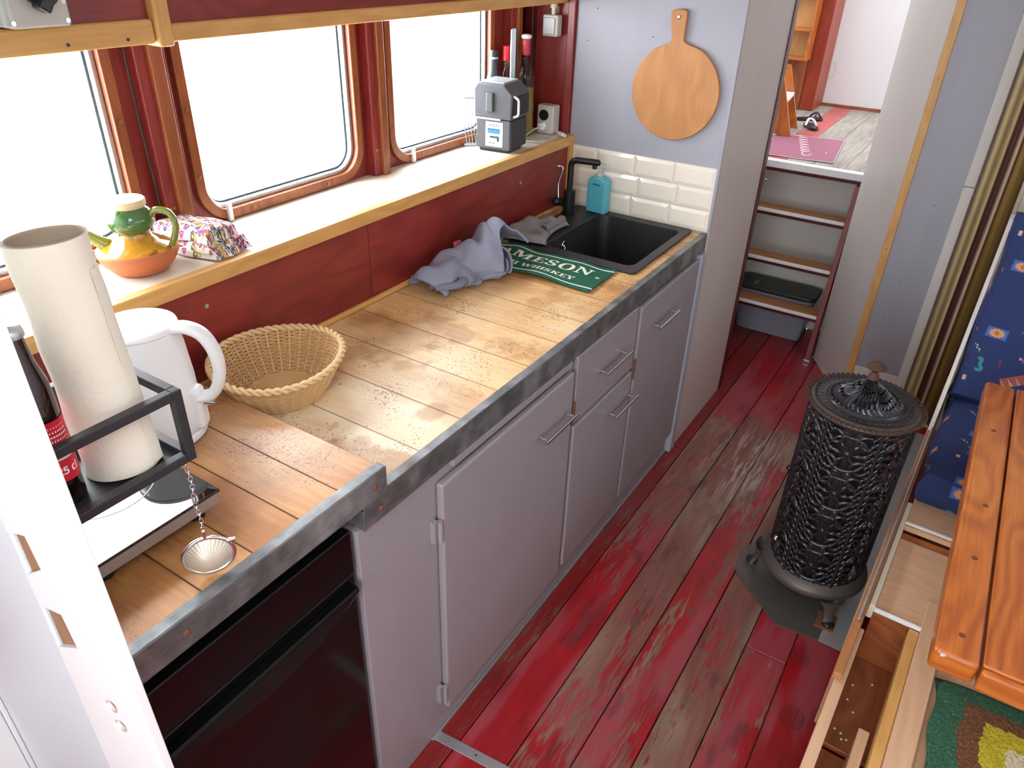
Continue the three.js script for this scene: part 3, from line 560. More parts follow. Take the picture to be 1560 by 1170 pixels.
// ---------------------------------------------------------------- cloths by the sink
const terry = (c) => mat(c, 0.95, { bumpMap: terryBump, bumpScale: 0.0022, sheen: 0.4, sheenRoughness: 0.7 });
{ // grey hand towel in a heap: a hood of cloth open at one end, a curl inside it, a hem lying in front
  const t = thing('hand_towel', 'crumpled blue grey terry towel heaped by the backsplash', 'towel', [-0.466, 0.9195, 0.775]);
  const m = terry(0x8f93a6), ex = [0.197, -0.98], ef = [0.98, 0.197];
  const at = (a, f, y) => [a * ex[0] + f * ef[0], y, a * ex[1] + f * ef[1]];
  const Hs = [[-0.20, 0.030], [-0.165, 0.050], [-0.11, 0.070], [-0.06, 0.072], [0.0, 0.092], [0.06, 0.122], [0.11, 0.128], [0.155, 0.104], [0.19, 0.06]];
  part('hood', slab(110, 60, (u, v) => {
    const a = lerp(-0.20, 0.19, u), H = along(Hs, a), open = sstep(0.01, 0.09, a), t = v * lerp(1, 0.66, open), an = Math.PI * (1 - t), s = Math.sin(an);
    const D = 0.052 + 0.012 * Math.sin(a * 22 + 1) + 0.016 * open;
    let f = Math.cos(an) * D + 0.014 * Math.sin(a * 30 + 0.6) * (1 - s * 0.4) + 0.016 * t, y = 0.007 + H * Math.pow(s, 0.75);
    y += s * (0.010 * Math.sin(a * 46 - t * 5.5) + 0.006 * Math.sin(a * 85 + t * 9)); if (t > 0.9) f += 0.014 * Math.sin(a * 52) * (t - 0.9) * 10;
    const aa = a + 0.02 * Math.sin(t * 5 + a * 20) * s + 0.03 * (1 - s) * (t < 0.5 ? -0.4 : 0.2);
    return at(aa, Math.max(f, -0.082), Math.max(0.007, y));
  }, 0.007), m, t);
  part('curl', slab(70, 24, (u, v) => {
    const an = -1.2 + u * 7.6, r = lerp(0.040, 0.021, u) * (1 + 0.3 * v), cy = 0.046, f = lerp(-0.035, 0.085, v) - 0.015 * Math.sin(an);
    return at(0.075 + Math.cos(an) * r * 0.95 - 0.035 * v, f, Math.max(0.009, cy + Math.sin(an) * r * (1 + 0.06 * Math.sin(v * 9))));
  }, 0.005), m, t);
  part('front_drape', slab(80, 26, (u, v) => {
    const a = lerp(-0.12, 0.045, u), top = along(Hs, a) * 0.82; const w = Math.sin(a * 75 + 0.4);
    return at(a + 0.012 * v * Math.sin(a * 40), lerp(0.022, 0.098 + 0.016 * w, Math.pow(v, 0.8)), Math.max(0.008, lerp(top, 0.008, Math.pow(v, 0.75)) + 0.010 * Math.sin(a * 60 + v * 3) * Math.sin(v * Math.PI) + (v > 0.85 ? 0.006 * (1 + w) : 0)));
  }, 0.006), m, t);
  part('hem_fold', slab(60, 16, (u, v) => { const a = lerp(-0.205, -0.055, u), an = v * 3.4; return at(a, 0.066 + 0.018 * Math.sin(a * 34) + Math.cos(an) * 0.016, 0.022 + Math.sin(an) * 0.014); }, 0.005), m, t);
  part('care_tag', slab(6, 6, (u, v) => at(-0.045 + u * 0.03, -0.035 + 0.004 * Math.sin(v * 3), 0.072 + v * 0.026), 0.001), mat(0xb04a62, 0.8), t, 'small pink tag');
}
{ // grey dish cloth on the sink ledge
  const t = thing('dish_cloth', 'grey dish cloth draped over the corner of the black sink', 'cloth', [-0.475, 0.928, 0.36]);
  part('cloth', slab(60, 50, (u, v) => {
    const a = (u - 0.5) * 2, b = (v - 0.5) * 2;
    const x = b * 0.062 + 0.018 * a * b - 0.012 + 0.022 * a * a * (b > 0 ? 1 : 0.2), z = a * 0.125 * (1 - 0.12 * b);
    const env = clamp(1 - Math.pow(Math.abs(a), 4)) * clamp(1 - Math.pow(Math.abs(b), 5));
    return [x, 0.006 + Math.pow(env, 0.5) * (0.012 + 0.020 * (0.5 + 0.5 * Math.sin(a * 4.2 + b * 2 + 2.2)) + 0.012 * (0.5 + 0.5 * Math.sin(a * 9 - b * 3))) , z];
  }, 0.004), terry(0x8c8b8a), t);
  part('fold', slab(40, 14, (u, v) => { const r = 0.014, an = v * 3.6; return [0.03 + Math.cos(an) * r, 0.022 + Math.sin(an) * r, -0.10 + u * 0.13]; }, 0.003), terry(0x8c8b8a), t);
  part('label', bx(0.004, 0.02, 0.012, 0.0135, 0.105, 0.115, 0.0003), M.whitePlastic, t, 'white label');
}
const BT = canvasTex(1024, 512, (g, w, h) => {         // printed bar towel
  g.fillStyle = '#0f5a44'; g.fillRect(0, 0, w, h);
  g.fillStyle = '#dfe8dc'; g.fillRect(0, 44, w, 16); g.fillRect(0, h - 60, w, 16);
  g.textAlign = 'center'; g.textBaseline = 'middle'; g.fillStyle = '#efe9cf';
  g.font = 'bold 178px serif'; g.save(); g.translate(w * 0.47, h * 0.37); g.scale(0.98, 1); g.fillText('JAMESON', 0, 0); g.restore();
  g.font = 'bold 44px sans-serif'; g.fillText('®', w * 0.945, h * 0.47);
  g.font = 'bold 88px serif'; g.fillText('IRISH WHISKEY', w * 0.47, h * 0.71);
});
{
  const t = thing('bar_towel', 'green printed bar towel with cream lettering in front of the sink', 'towel', [-0.325, 0.920, 0.612], 0.02);
  part('cloth', slab(90, 40, (u, v) => {
    const x = (u - 0.5) * 0.44 + 0.0, z = (0.5 - v) * 0.20 - 0.012 * Math.sin(u * 3) * (1 - v);
    const wave = 0.010 * Math.exp(-(((u - 0.60) / 0.13) ** 2)) * (1.1 - v) + 0.006 * Math.exp(-(((u - 0.25) / 0.1) ** 2)) + 0.003 * Math.sin(u * 22 + v * 4) * v * 0.5;
    return [x, 0.0045 + wave + 0.0016 * (1 + Math.sin(u * 13 + v * 6)), z + 0.01 * Math.exp(-(((u - 0.60) / 0.1) ** 2)) * (1 - v)];
  }, 0.003), mat(0xffffff, 0.95, { map: BT, bumpMap: terryBump, bumpScale: 0.001 }), t);
}
// ---------------------------------------------------------------- things on the sill
{ // glazed jug with a terracotta foot
  const j = thing('ceramic_jug', 'green and ochre glazed jug with a terracotta bowl and cork lid', 'jug', [-0.668, 1.1805, 1.683], 0.55);
  const glazeTex = dataTex(256, 256, (u, v) => {
    const drip = v * 1.0 + 0.10 * (fbm(u * 14, v * 1.5, 3, 800, 14, 0) - 0.5) + 0.05 * Math.sin(u * 37);
    let c = mix3([196, 138, 40], [62, 104, 44], sstep(0.34, 0.52, drip)); c = mix3(c, [120, 66, 20], sstep(0.62, 0.75, fbm(u * 20, v * 5, 3, 810, 20, 5)) * 0.6 * sstep(0.55, 0.3, v));
    return mix3(c, [36, 74, 28], sstep(0.55, 0.75, fbm(u * 8, v * 6, 3, 820, 8, 6)) * sstep(0.5, 0.6, v) * 0.7);
  });
  const glaze = mat(0xffffff, 0.1, { map: glazeTex, clearcoat: 1, clearcoatRoughness: 0.04 }), terra = mat(0xc06a3c, 0.55, { bumpMap: coarseBump, bumpScale: 0.0008 });
  part('bowl', lathe([[0, 0], [0.042, 0], [0.055, 0.005], [0.070, 0.022], [0.079, 0.040], [0.079, 0.048], [0.074, 0.052]]), terra, j);
  part('body', lathe([[0.076, 0.050], [0.066, 0.058], [0.048, 0.066], [0.035, 0.075], [0.031, 0.082], [0.033, 0.086], [0.043, 0.094], [0.047, 0.106], [0.046, 0.118], [0.039, 0.130], [0.033, 0.136]]), glaze, j);
  part('lid', lathe([[0, 0.133], [0.033, 0.133], [0.036, 0.139], [0.036, 0.149], [0.034, 0.151], [0, 0.151]]), mat(0xe0c8a0, 0.6), j, 'pale cork lid');
  part('handle', tube([[0.040, 0.116, 0], [0.056, 0.130, 0], [0.080, 0.126, 0], [0.090, 0.102, 0], [0.084, 0.076, 0], [0.074, 0.056, 0]], 0.0068, 40, 10), mat(0x6d7a1e, 0.12, { clearcoat: 1 }), j);
  const sp = new THREE.CatmullRomCurve3([[-0.048, 0.058, 0.02], [-0.064, 0.074, 0.03], [-0.082, 0.096, 0.04]].map(p => new THREE.Vector3(...p)));
  part('spout', grid(20, 10, (u, v) => { const p = sp.getPoint(v), r = lerp(0.017, 0.007, v), a = u * Math.PI * 2; return [p.x + Math.cos(a) * r * 0.7, p.y + Math.cos(a) * r * 0.7, p.z + Math.sin(a) * r]; }), mat(0x8a8a26, 0.12, { clearcoat: 1 }), j);
}
const floral = canvasTex(512, 512, (g, w, h) => {
  g.fillStyle = '#ece5e2'; g.fillRect(0, 0, w, h); const cols = ['#c8648c', '#e39ab4', '#2c3458', '#3c4a70', '#8a5a9c', '#d8b048', '#a83a5c', '#6a7458'];
  for (let i = 0; i < 420; i++) { const x = rr(0, w), y = rr(0, h), r = rr(7, 19), c = cols[Math.floor(rr(0, 8))]; g.fillStyle = c; for (let k = 0; k < 5; k++) { const a = k * 1.2566 + i; g.beginPath(); g.arc(x + Math.cos(a) * r * 0.55, y + Math.sin(a) * r * 0.55, r * 0.5, 0, 7); g.fill(); } g.fillStyle = i % 3 ? '#f4ece0' : '#e0b040'; g.beginPath(); g.arc(x, y, r * 0.25, 0, 7); g.fill(); }
});
{
  const c = thing('folded_cloth', 'folded floral cloth in pink and navy behind the jug', 'cloth', [-0.672, 1.1805, 1.535], 0.15);
  const m = mat(0xffffff, 0.9, { map: floral });
  const layer = (y, h, sx, sz, ox, oz, s) => slab(40, 30, (u, v) => {
    const a = (u - 0.5) * 2, b = (v - 0.5) * 2, e = Math.pow(clamp(1 - Math.max(a * a * a * a, b * b * b * b * b * b)), 0.4);
    return [ox + b * sx + 0.004 * Math.sin(a * 5 + s), y + h * e * (0.72 + 0.35 * fbm(a * 2 + s, b * 2, 3, 830 + s)), oz + a * sz + 0.005 * Math.sin(b * 4 + s)];
  }, 0.003);
  part('lower_fold', layer(0.0042, 0.022, 0.098, 0.052, 0, 0, 1), m, c); part('middle_fold', layer(0.018, 0.022, 0.090, 0.056, -0.004, -0.006, 5), m, c); part('upper_fold', layer(0.034, 0.032, 0.086, 0.050, -0.014, -0.004, 9), m, c);
}
{ // grey portable appliance with a label, pull handle and upright stick
  const d = thing('appliance_box', 'grey plastic appliance with a slanted top, side grip and blue white label', 'appliance', [-0.655, 1.1805, 0.345], 0.12);
  part('foot', bx(-0.055, 0.055, 0, 0.012, -0.05, 0.05, 0.003), M.darkPlastic, d);
  part('lower_box', bx(-0.062, 0.064, 0.010, 0.106, -0.062, 0.060, 0.005, 2), M.greyPlastic, d);
  part('dark_side', bx(0.060, 0.068, 0.012, 0.104, -0.060, 0.056, 0.003), M.darkPlastic, d);
  const s = new THREE.Shape(); s.moveTo(-0.066, 0.108); s.lineTo(0.068, 0.108); s.lineTo(0.070, 0.185); s.lineTo(0.040, 0.213); s.lineTo(-0.055, 0.213); s.lineTo(-0.068, 0.196); s.closePath();
  part('hood', extrude(s, 0.13, 0.004).translate(0, 0, -0.066), M.greyPlastic, d);
  part('lid', bx(-0.052, 0.036, 0.211, 0.219, -0.055, 0.050, 0.004), mat(0x9aa0a4, 0.4), d);
  part('front_ridge', bx(-0.020, 0.006, 0.128, 0.188, 0.062, 0.074, 0.005, 2), M.greyPlastic, d);
  part('side_panel', bx(0.066, 0.074, 0.118, 0.178, -0.060, 0.052, 0.002), M.blackPlastic, d);
  part('grip', polyTube([[0.072, 0.118, 0.05], [0.088, 0.124, 0.05], [0.088, 0.172, 0.05], [0.072, 0.180, 0.05]], 0.0038, 10), M.whitePlastic, d, 'white pull handle');
  const lab = canvasTex(256, 320, (g, w, h) => { g.fillStyle = '#eef0f2'; g.fillRect(0, 0, w, h); g.fillStyle = '#6a6c70'; for (let k = 0; k < 6; k++) g.fillRect(48 + k * 27, 26 + (k % 2) * 4, 19, 32 - (k % 3) * 4); g.fillStyle = '#2f86c8'; g.fillRect(30, 96, 190, 56); g.fillStyle = '#3c4148'; g.fillRect(30, 84, 190, 14); g.fillRect(60, 180, 150, 30); g.fillRect(170, 210, 36, 40); for (let k = 0; k < 5; k++) g.fillRect(50 + k * 20, 262, 14, 24); });
  part('label', new THREE.PlaneGeometry(0.062, 0.078).translate(0.006, 0.058, 0.0607), mat(0xffffff, 0.4, { map: lab }), d, 'white label with a blue band');
  part('seam_cord', bx(-0.062, 0.03, 0.103, 0.109, 0.055, 0.064, 0.002), M.lightGrey, d);
}
{ // dark upright stick behind the box
  const k = thing('knife_sharpener', 'tall thin dark grey blade standing behind the grey appliance', 'blade', [-0.690, 1.1805, 0.222]);
  part('blade', bx(-0.006, 0.012, 0.0, 0.36, -0.004, 0.004, 0.002).applyMatrix4(new THREE.Matrix4().makeShear(0.03, 0, 0, 0, 0, 0)), M.darkPlastic, k);
  part('pale_edge', bx(-0.010, -0.006, 0.05, 0.355, -0.004, 0.004, 0.001).applyMatrix4(new THREE.Matrix4().makeShear(0.03, 0, 0, 0, 0, 0)), M.alu, k);
}
{ // wire rack leaning beside the box
  const r = thing('wire_holder', 'bowed steel wire holder leaning beside the grey appliance', 'wire holder', [-0.762, 1.1805, 0.39]);
  for (let i = 0; i < 4; i++) part('wire', tube([[i * 0.007, 0.004, i * -0.008], [-0.008 + i * 0.007, 0.06, i * -0.008], [-0.003 + i * 0.007, 0.12, i * -0.008], [0.004 + i * 0.007, 0.155, i * -0.008]], 0.0016, 24, 6), M.chrome, r);
  part('top_clip', tube([[-0.004, 0.155, 0.006], [0.026, 0.155, -0.026]], 0.003, 6, 8), M.steel, r); part('base_clip', tube([[-0.006, 0.005, 0.008], [0.03, 0.005, -0.03]], 0.005, 6, 8), M.steel, r);
}
{ // bottles
  const clear = mat(0xf4f8f4, 0.05, { transmission: 1, thickness: 0, ior: 1.45 }), prof = (h, r) => [[0, 0.002], [r * 0.9, 0], [r, 0.006], [r, h * 0.60], [r * 0.85, h * 0.68], [0.013, h * 0.78], [0.012, h * 0.9], [0.0125, h * 0.985]];
  const mk = (label, pos, h, r, cap, fluid, fill) => {
    const b = thing('bottle', label, 'bottle', pos, 0, undefined);
    part('glass', lathe(prof(h, r), 28), clear, b);
    if (fluid) part('liquid', lathe([[0, 0.005], [r - 0.003, 0.005], [r - 0.003, Math.min(fill, h * 0.6)], [0, Math.min(fill, h * 0.6)]], 24), mat(fluid, 0.1, { transmission: 0.55, thickness: 0 }), b, 'yellow liquid');
    const c = part('cap', lathe([[0.0145, h * 0.84], [0.0155, h * 0.85], [0.0155, h * 0.985], [0.015, h], [0, h]], 20), mat(cap, 0.35), b, 'red cap sleeve'); return [b, c];
  };
  const [b1, c1] = mk('clear spirit bottle with yellow liquid and a red and white cap by the window post', [-0.700, 1.1805, 0.125], 0.32, 0.034, 0xb8323c, 0xcaa83e, 0.165);
  part('stopper', lathe([[0, 0.319], [0.014, 0.319], [0.018, 0.324], [0.018, 0.330], [0.013, 0.334], [0, 0.335]], 20), M.whitePlastic, b1, 'white stopper');
  mk('slimmer clear bottle with a bright red cap behind the grey appliance', [-0.738, 1.1805, 0.185], 0.30, 0.029, 0xd81e2c, 0, 0);
  const b3 = thing('bottle', 'dark grey bottle with a pale band beside the window frame', 'bottle', [-0.750, 1.1805, 0.25]);
  part('body', lathe([[0, 0], [0.024, 0], [0.025, 0.005], [0.025, 0.2], [0.016, 0.225], [0.014, 0.29], [0, 0.29]], 24), mat(0x33383c, 0.25), b3); part('band', cyl(0.0148, 0.0148, 0.02, 0, 0.26, 0), M.lightGrey, b3);
}
{ // wall switch and socket at the end of the sill
  const s = thing('light_switch', 'grey surface light switch on the red end panel', 'switch', [-0.655, 1.505, 0.0145]);
  part('box', bx(-0.030, 0.030, 0, 0.068, 0, 0.034, 0.006, 2), M.lightGrey, s); part('rocker', bx(-0.023, 0.021, 0.006, 0.060, 0.033, 0.039, 0.003, 2), mat(0xb4b8b8, 0.4), s); part('cable_gland', merge([cyl(0.007, 0.007, 0.025, 0.002, 0.078, 0.016), cyl(0.012, 0.010, 0.016, 0.002, 0.097, 0.016)]), mat(0xd8d2b8, 0.5), s);
  part('cable', tube([[0.002, 0.10, 0.016], [0.004, 0.16, 0.012], [0.004, 0.30, 0.008]], 0.004, 12, 8), M.whitePlastic, s);
  const k = thing('power_socket', 'light grey surface socket with a round black outlet on the sill', 'socket', [-0.648, 1.181, 0.034]);
  part('box', bx(-0.034, 0.034, 0, 0.100, -0.019, 0.030, 0.006, 2), M.lightGrey, k); part('outlet', cyl(0.019, 0.019, 0.006, -0.004, 0.066, 0.031, 24, 'z'), M.blackPlastic, k, 'round black outlet'); part('plug', merge([cyl(0.013, 0.010, 0.022, -0.006, 0.030, 0.042, 16, 'z'), bx(-0.014, 0.004, 0.016, 0.026, 0.03, 0.05, 0.003)]), M.whitePlastic, k);
  const c = thing('power_cable', 'grey flex running along the sill from the socket plug', 'cable', [-0.62, 1.1835, 0.10]);
  part('flex', tube([[-0.034, 0.026, -0.012], [-0.05, 0.012, 0.03], [-0.045, 0.0005, 0.08], [-0.02, 0.0005, 0.11], [0.03, 0.0005, 0.10], [0.04, 0.0005, 0.05], [0.02, 0.0005, 0.02]], 0.0028, 60, 6), M.lightGrey, c);
  const p = thing('cable_connector', 'small white plug lying on the pine sill edge', 'plug', [-0.582, 1.1825, 0.055], -0.6); part('shell', bx(-0.022, 0.022, 0, 0.012, -0.008, 0.008, 0.004, 2), M.whitePlastic, p); part('collar', cyl(0.0045, 0.0035, 0.012, 0.027, 0.006, 0, 10, 'x'), M.whitePlastic, p);
}
{ // rotary switch on the valance
  const s = thing('rotary_switch', 'grey boxed rotary switch with a black knob on the mahogany valance', 'switch', [-0.608, 1.653, 1.80]);
  part('box', bx(-0.0135, 0.036, 0.001, 0.115, -0.048, 0.048, 0.006, 2), M.lightGrey, s); part('side_flange', bx(0.0, 0.030, 0.004, 0.112, 0.036, 0.056, 0.004), mat(0xc8ccc8, 0.5), s);
  part('knob_disc', cyl(0.028, 0.026, 0.014, 0.043, 0.058, -0.004, 32, 'x'), M.darkPlastic, s); const kb = bx(0.048, 0.074, -0.034, 0.034, -0.010, 0.010, 0.004, 2); kb.rotateX(-0.6); kb.translate(0, 0.056, -0.008); const kn = part('knob_grip', kb, M.blackPlastic, s); part('pointer_mark', cyl(0.003, 0.003, 0.002, 0.0745, 0.040, -0.020, 10, 'x'), M.whitePlastic, kn);
  for (const z of [-0.040, 0.046]) part('screw', cyl(0.004, 0.004, 0.003, 0.037, 0.010, z, 10, 'x'), M.steel, s);
}
{ // round cutting board on the partition
  const c = thing('cutting_board', 'round beech cutting board with a handle hung on the blue grey wall', 'cutting board', [-0.176, 1.22, 0.012]);
  const s = new THREE.Shape(), R = 0.152, cy = 0.152; s.moveTo(-0.021, 0.315);
  s.bezierCurveTo(-0.016, 0.300, -0.045, 0.296, -0.078, 0.283); for (let i = 1; i <= 60; i++) { const a = lerp(2.108, 2.108 + 5.209, i / 60); s.lineTo(Math.cos(a) * R + 0.0, cy + Math.sin(a) * R); }
  s.bezierCurveTo(0.045, 0.296, 0.018, 0.300, 0.021, 0.315); s.bezierCurveTo(0.024, 0.35, 0.027, 0.37, 0.027, 0.388); s.bezierCurveTo(0.027, 0.402, -0.027, 0.402, -0.027, 0.388); s.bezierCurveTo(-0.027, 0.37, -0.024, 0.35, -0.021, 0.315);
  const h = new THREE.Path(); h.absarc(0, 0.376, 0.005, 0, 7, true); s.holes.push(h);
  const g = extrude(s, 0.016, 0.003, 16); g.rotateZ(0.075); part('board', uvGrain(g.translate(0, 0, -0.0105), 'y', .2, .3), M.beech, c);
  part('hook', cyl(0.0042, 0.0042, 0.02, -0.028, 0.376, 0.0, 12, 'z'), M.whitePlastic, c, 'white peg');
}
// ---------------------------------------------------------------- things on the worktops
{ // wicker basket
  const b = thing('wicker_basket', 'empty oval wicker basket on the bleached worktop', 'basket', [-0.406, 0.9195, 1.582], 0.3);
  const wm = mat(0xd2ab78, 0.7), wm2 = mat(0xe0bf90, 0.7);
  const R = y => lerp(0.088, 0.146, Math.pow(y / 0.092, 0.75)), ov = 0.92;
  const ringAt = (y, r, tr, ph, m, nm, waves) => { const pts = []; const n = 96; for (let i = 0; i < n; i++) { const a = i / n * Math.PI * 2, k = r + waves * Math.cos(a * 16 + ph); pts.push(new THREE.Vector3(Math.cos(a) * k * ov, y + 0.004 * Math.cos(2 * a + 1) * y / 0.09, Math.sin(a) * k)); } return new THREE.TubeGeometry(new THREE.CatmullRomCurve3(pts, true), 160, tr, 5, true); };
  const strands = []; for (let i = 0; i < 24; i++) { const y = 0.004 + i * 0.0036; strands.push(ringAt(y, R(y), 0.0021, i % 2 * Math.PI, wm, '', 0.0022)); }
  part('woven_side', merge(strands), wm, b);
  for (let i = 0; i < 32; i++) { const a = i / 32 * Math.PI * 2, pts = [0, .25, .5, .75, 1].map(t => { const y = 0.003 + t * 0.086, r = R(y) + 0.0006; return [Math.cos(a) * r * ov, y, Math.sin(a) * r]; }); part('stake', tube(pts, 0.0028, 8, 5), wm2, b); }
  const base = []; for (let i = 1; i < 20; i++) base.push(ringAt(0.004, i * 0.0045, 0.0022, i % 2 * Math.PI, wm, '', 0.0008)); part('woven_base', merge(base), wm, b);
  const twist = ph => { const pts = []; for (let i = 0; i < 200; i++) { const a = i / 200 * Math.PI * 2, t = a * 24 + ph; const k = 0.147 + Math.cos(t) * 0.004; pts.push(new THREE.Vector3(Math.cos(a) * k * ov, 0.0925 + Math.sin(t) * 0.004 + 0.004 * Math.cos(2 * a + 1), Math.sin(a) * k)); } return new THREE.TubeGeometry(new THREE.CatmullRomCurve3(pts, true), 400, 0.0045, 6, true); };
  part('rim', merge([twist(0), twist(Math.PI)]), wm2, b);
}
{ // kettle
  const k = thing('electric_kettle', 'white electric kettle with a looped handle on the raised worktop', 'kettle', [-0.418, 0.967, 1.862], 0.57);
  part('base', lathe([[0, 0], [0.078, 0], [0.081, 0.004], [0.081, 0.014], [0.077, 0.018], [0, 0.018]]), M.whitePlastic, k);
  part('body', lathe([[0.070, 0.018], [0.078, 0.022], [0.078, 0.06], [0.076, 0.12], [0.071, 0.185], [0.067, 0.215], [0.066, 0.222]], 64), M.whitePlastic, k);
  part('lid', lathe([[0.066, 0.222], [0.069, 0.225], [0.067, 0.231], [0.05, 0.237], [0, 0.24]], 64), M.whitePlastic, k);
  part('handle', (() => { const c = new THREE.CatmullRomCurve3([[0.055, 0.222, 0], [0.082, 0.228, 0], [0.112, 0.215, 0], [0.130, 0.175, 0], [0.128, 0.125, 0], [0.108, 0.09, 0], [0.075, 0.082, 0]].map(p => new THREE.Vector3(...p))); const fr = c.computeFrenetFrames(60, false); return grid(20, 60, (u, v) => { const i = Math.round(v * 60), p = c.getPointAt(v), a = u * Math.PI * 2, n = fr.normals[i], b = fr.binormals[i], zz = Math.abs(n.z) > 0.5; const rn = zz ? 0.017 : 0.0105, rb2 = zz ? 0.0105 : 0.017; return [p.x + n.x * Math.cos(a) * rn + b.x * Math.sin(a) * rb2, p.y + n.y * Math.cos(a) * rn + b.y * Math.sin(a) * rb2, p.z + n.z * Math.cos(a) * rn + b.z * Math.sin(a) * rb2]; }); })(), M.whitePlastic, k);
  part('handle_post', bx(0.060, 0.090, 0.018, 0.105, -0.018, 0.018, 0.01, 3), M.whitePlastic, k);
  part('spout', bx(-0.085, -0.055, 0.175, 0.222, -0.016, 0.016, 0.012, 3), M.whitePlastic, k);
  part('switch', cyl(0.006, 0.006, 0.026, 0.098, 0.072, 0, 12, 'x'), M.chrome, k, 'chrome switch paddle');
}
{ // glass hob
  const h = thing('glass_hob', 'black glass hob with a steel edge under the black metal rack', 'hob', [-0.29, 0.967, 2.055]);
  part('glass_top', bx(-0.148, 0.158, 0.048, 0.054, -0.105, 0.150, 0.001), mat(0x0d1416, 0.03, { clearcoat: 1, clearcoatRoughness: 0.01 }), h);
  part('steel_edge', bx(-0.146, 0.156, 0.026, 0.048, -0.103, 0.148, 0.0015), mat(0xa9a5a4, 0.35, { metalness: 0.6 }), h);
  part('under_tray', bx(-0.135, 0.140, 0.014, 0.026, -0.09, 0.10, 0.002), M.blackPlastic, h);
  for (const [x, z] of [[0.12, -0.075], [-0.12, -0.075], [0.12, 0.085], [-0.12, 0.085]]) part('foot', cyl(0.016, 0.018, 0.014, x, 0.007, z, 16), M.blackPlastic, h);
  part('zone_ring', new THREE.RingGeometry(0.079, 0.081, 64).rotateX(-Math.PI / 2).translate(0.0, 0.0545, 0.0), M.lightGrey, h);
}
const RX = -0.041, RY = 1.182, RZ = 2.038;              // rack: outer far lower corner
{ // black rack on the back of the door post
  const r = thing('metal_rack', 'black square bar rack fixed behind the white door post', 'rack', [RX, RY, RZ]);
  const t = 0.0135, X1 = -0.135, Z1 = 0.178, H = 0.098;
  const bar = (a, b) => part('bar', bx(Math.min(a[0], b[0]) - t / 2, Math.max(a[0], b[0]) + t / 2, Math.min(a[1], b[1]) - t / 2, Math.max(a[1], b[1]) + t / 2, Math.min(a[2], b[2]) - t / 2, Math.max(a[2], b[2]) + t / 2, 0.0015), M.blackMetal, r);
  const e = t / 2 + 0.0002;
  for (const y of [0, H]) { bar([0, y, e + t / 2], [0, y, Z1 - t / 2]); bar([X1, y, e + t / 2], [X1, y, Z1 - t / 2]); bar([-e - t / 2, y, 0], [X1 + e + t / 2, y, 0]); }
  for (const x of [0, X1]) bar([x, e - t / 2 - 0.0002, 0], [x, H, 0]);
  part('shelf_plate', bx(X1, 0, -t / 2 - 0.001, -t / 2 + 0.002, 0.002, Z1, 0.0005), M.blackMetal, r);
  for (const [x, y] of [[0.0062, 0], [0.0062, H]]) part('bolt', merge([cyl(0.0045, 0.0045, 0.003, x, y, 0.002, 12, 'x'), cyl(0.0025, 0.0025, 0.005, x, y, 0.002, 8, 'x')]), M.darkPlastic, r);
}
{ // kitchen roll
  const p = thing('paper_towel_roll', 'tall cream kitchen paper roll standing in the black rack', 'paper roll', [-0.099, RY - 0.0015, 2.097]); p.rotation.z = 0.085;
  const emb = dataTex(512, 512, (u, v) => { const q = fbm(u * 60, v * 60, 2, 900, 60, 60) * 150 + 50 * (0.5 + 0.5 * Math.sin(u * 6.283 * 44) * Math.sin(v * 6.283 * 40)); const seam = Math.abs(((v * 3) % 1) - 0.5) < 0.012 ? -60 * vn(u * 90, v * 3, 905, 90, 3) : 0; const k = clamp(q + seam, 0, 255); return [k, k, k]; }, false);
  const pm = mat(0xeee7d6, 0.95, { bumpMap: emb, bumpScale: 0.0007 });
  const wob = (u, v) => 0.046 + 0.0015 * Math.sin(u * 6.283 * 2 + v * 3) + 0.0012 * Math.sin(v * 19) * Math.sin(u * 6.283);
  part('paper', merge([grid(72, 40, (u, v) => { const a = -u * Math.PI * 2, r = wob(u, v); return [Math.cos(a) * r, v * 0.312, Math.sin(a) * r]; }), grid(72, 2, (u, v) => { const a = -u * Math.PI * 2, r = lerp(wob(u, 1), 0.0395, v); return [Math.cos(a) * r, 0.312 - 0.0005 * v, Math.sin(a) * r]; }), grid(72, 2, (u, v) => { const a = u * Math.PI * 2, r = lerp(wob(1 - u, 0), 0.02, v); return [Math.cos(a) * r, 0.0, Math.sin(a) * r]; })]), pm, p);
  part('core', merge([lathe([[0.0410, 0.3125], [0.0400, 0.3135], [0.0395, 0.310], [0.0395, 0.005]], 48)]), mat(0xb8a790, 0.9), p, 'pale card core');
  part('loose_sheet', slab(10, 20, (u, v) => { const a = 0.35 + u * 0.35; const r = 0.0472 + 0.004 * u * (1 - v) + 0.001; return [Math.cos(a) * r, v * 0.27 + 0.004, -Math.sin(a) * r]; }, 0.0006), pm, p);
}
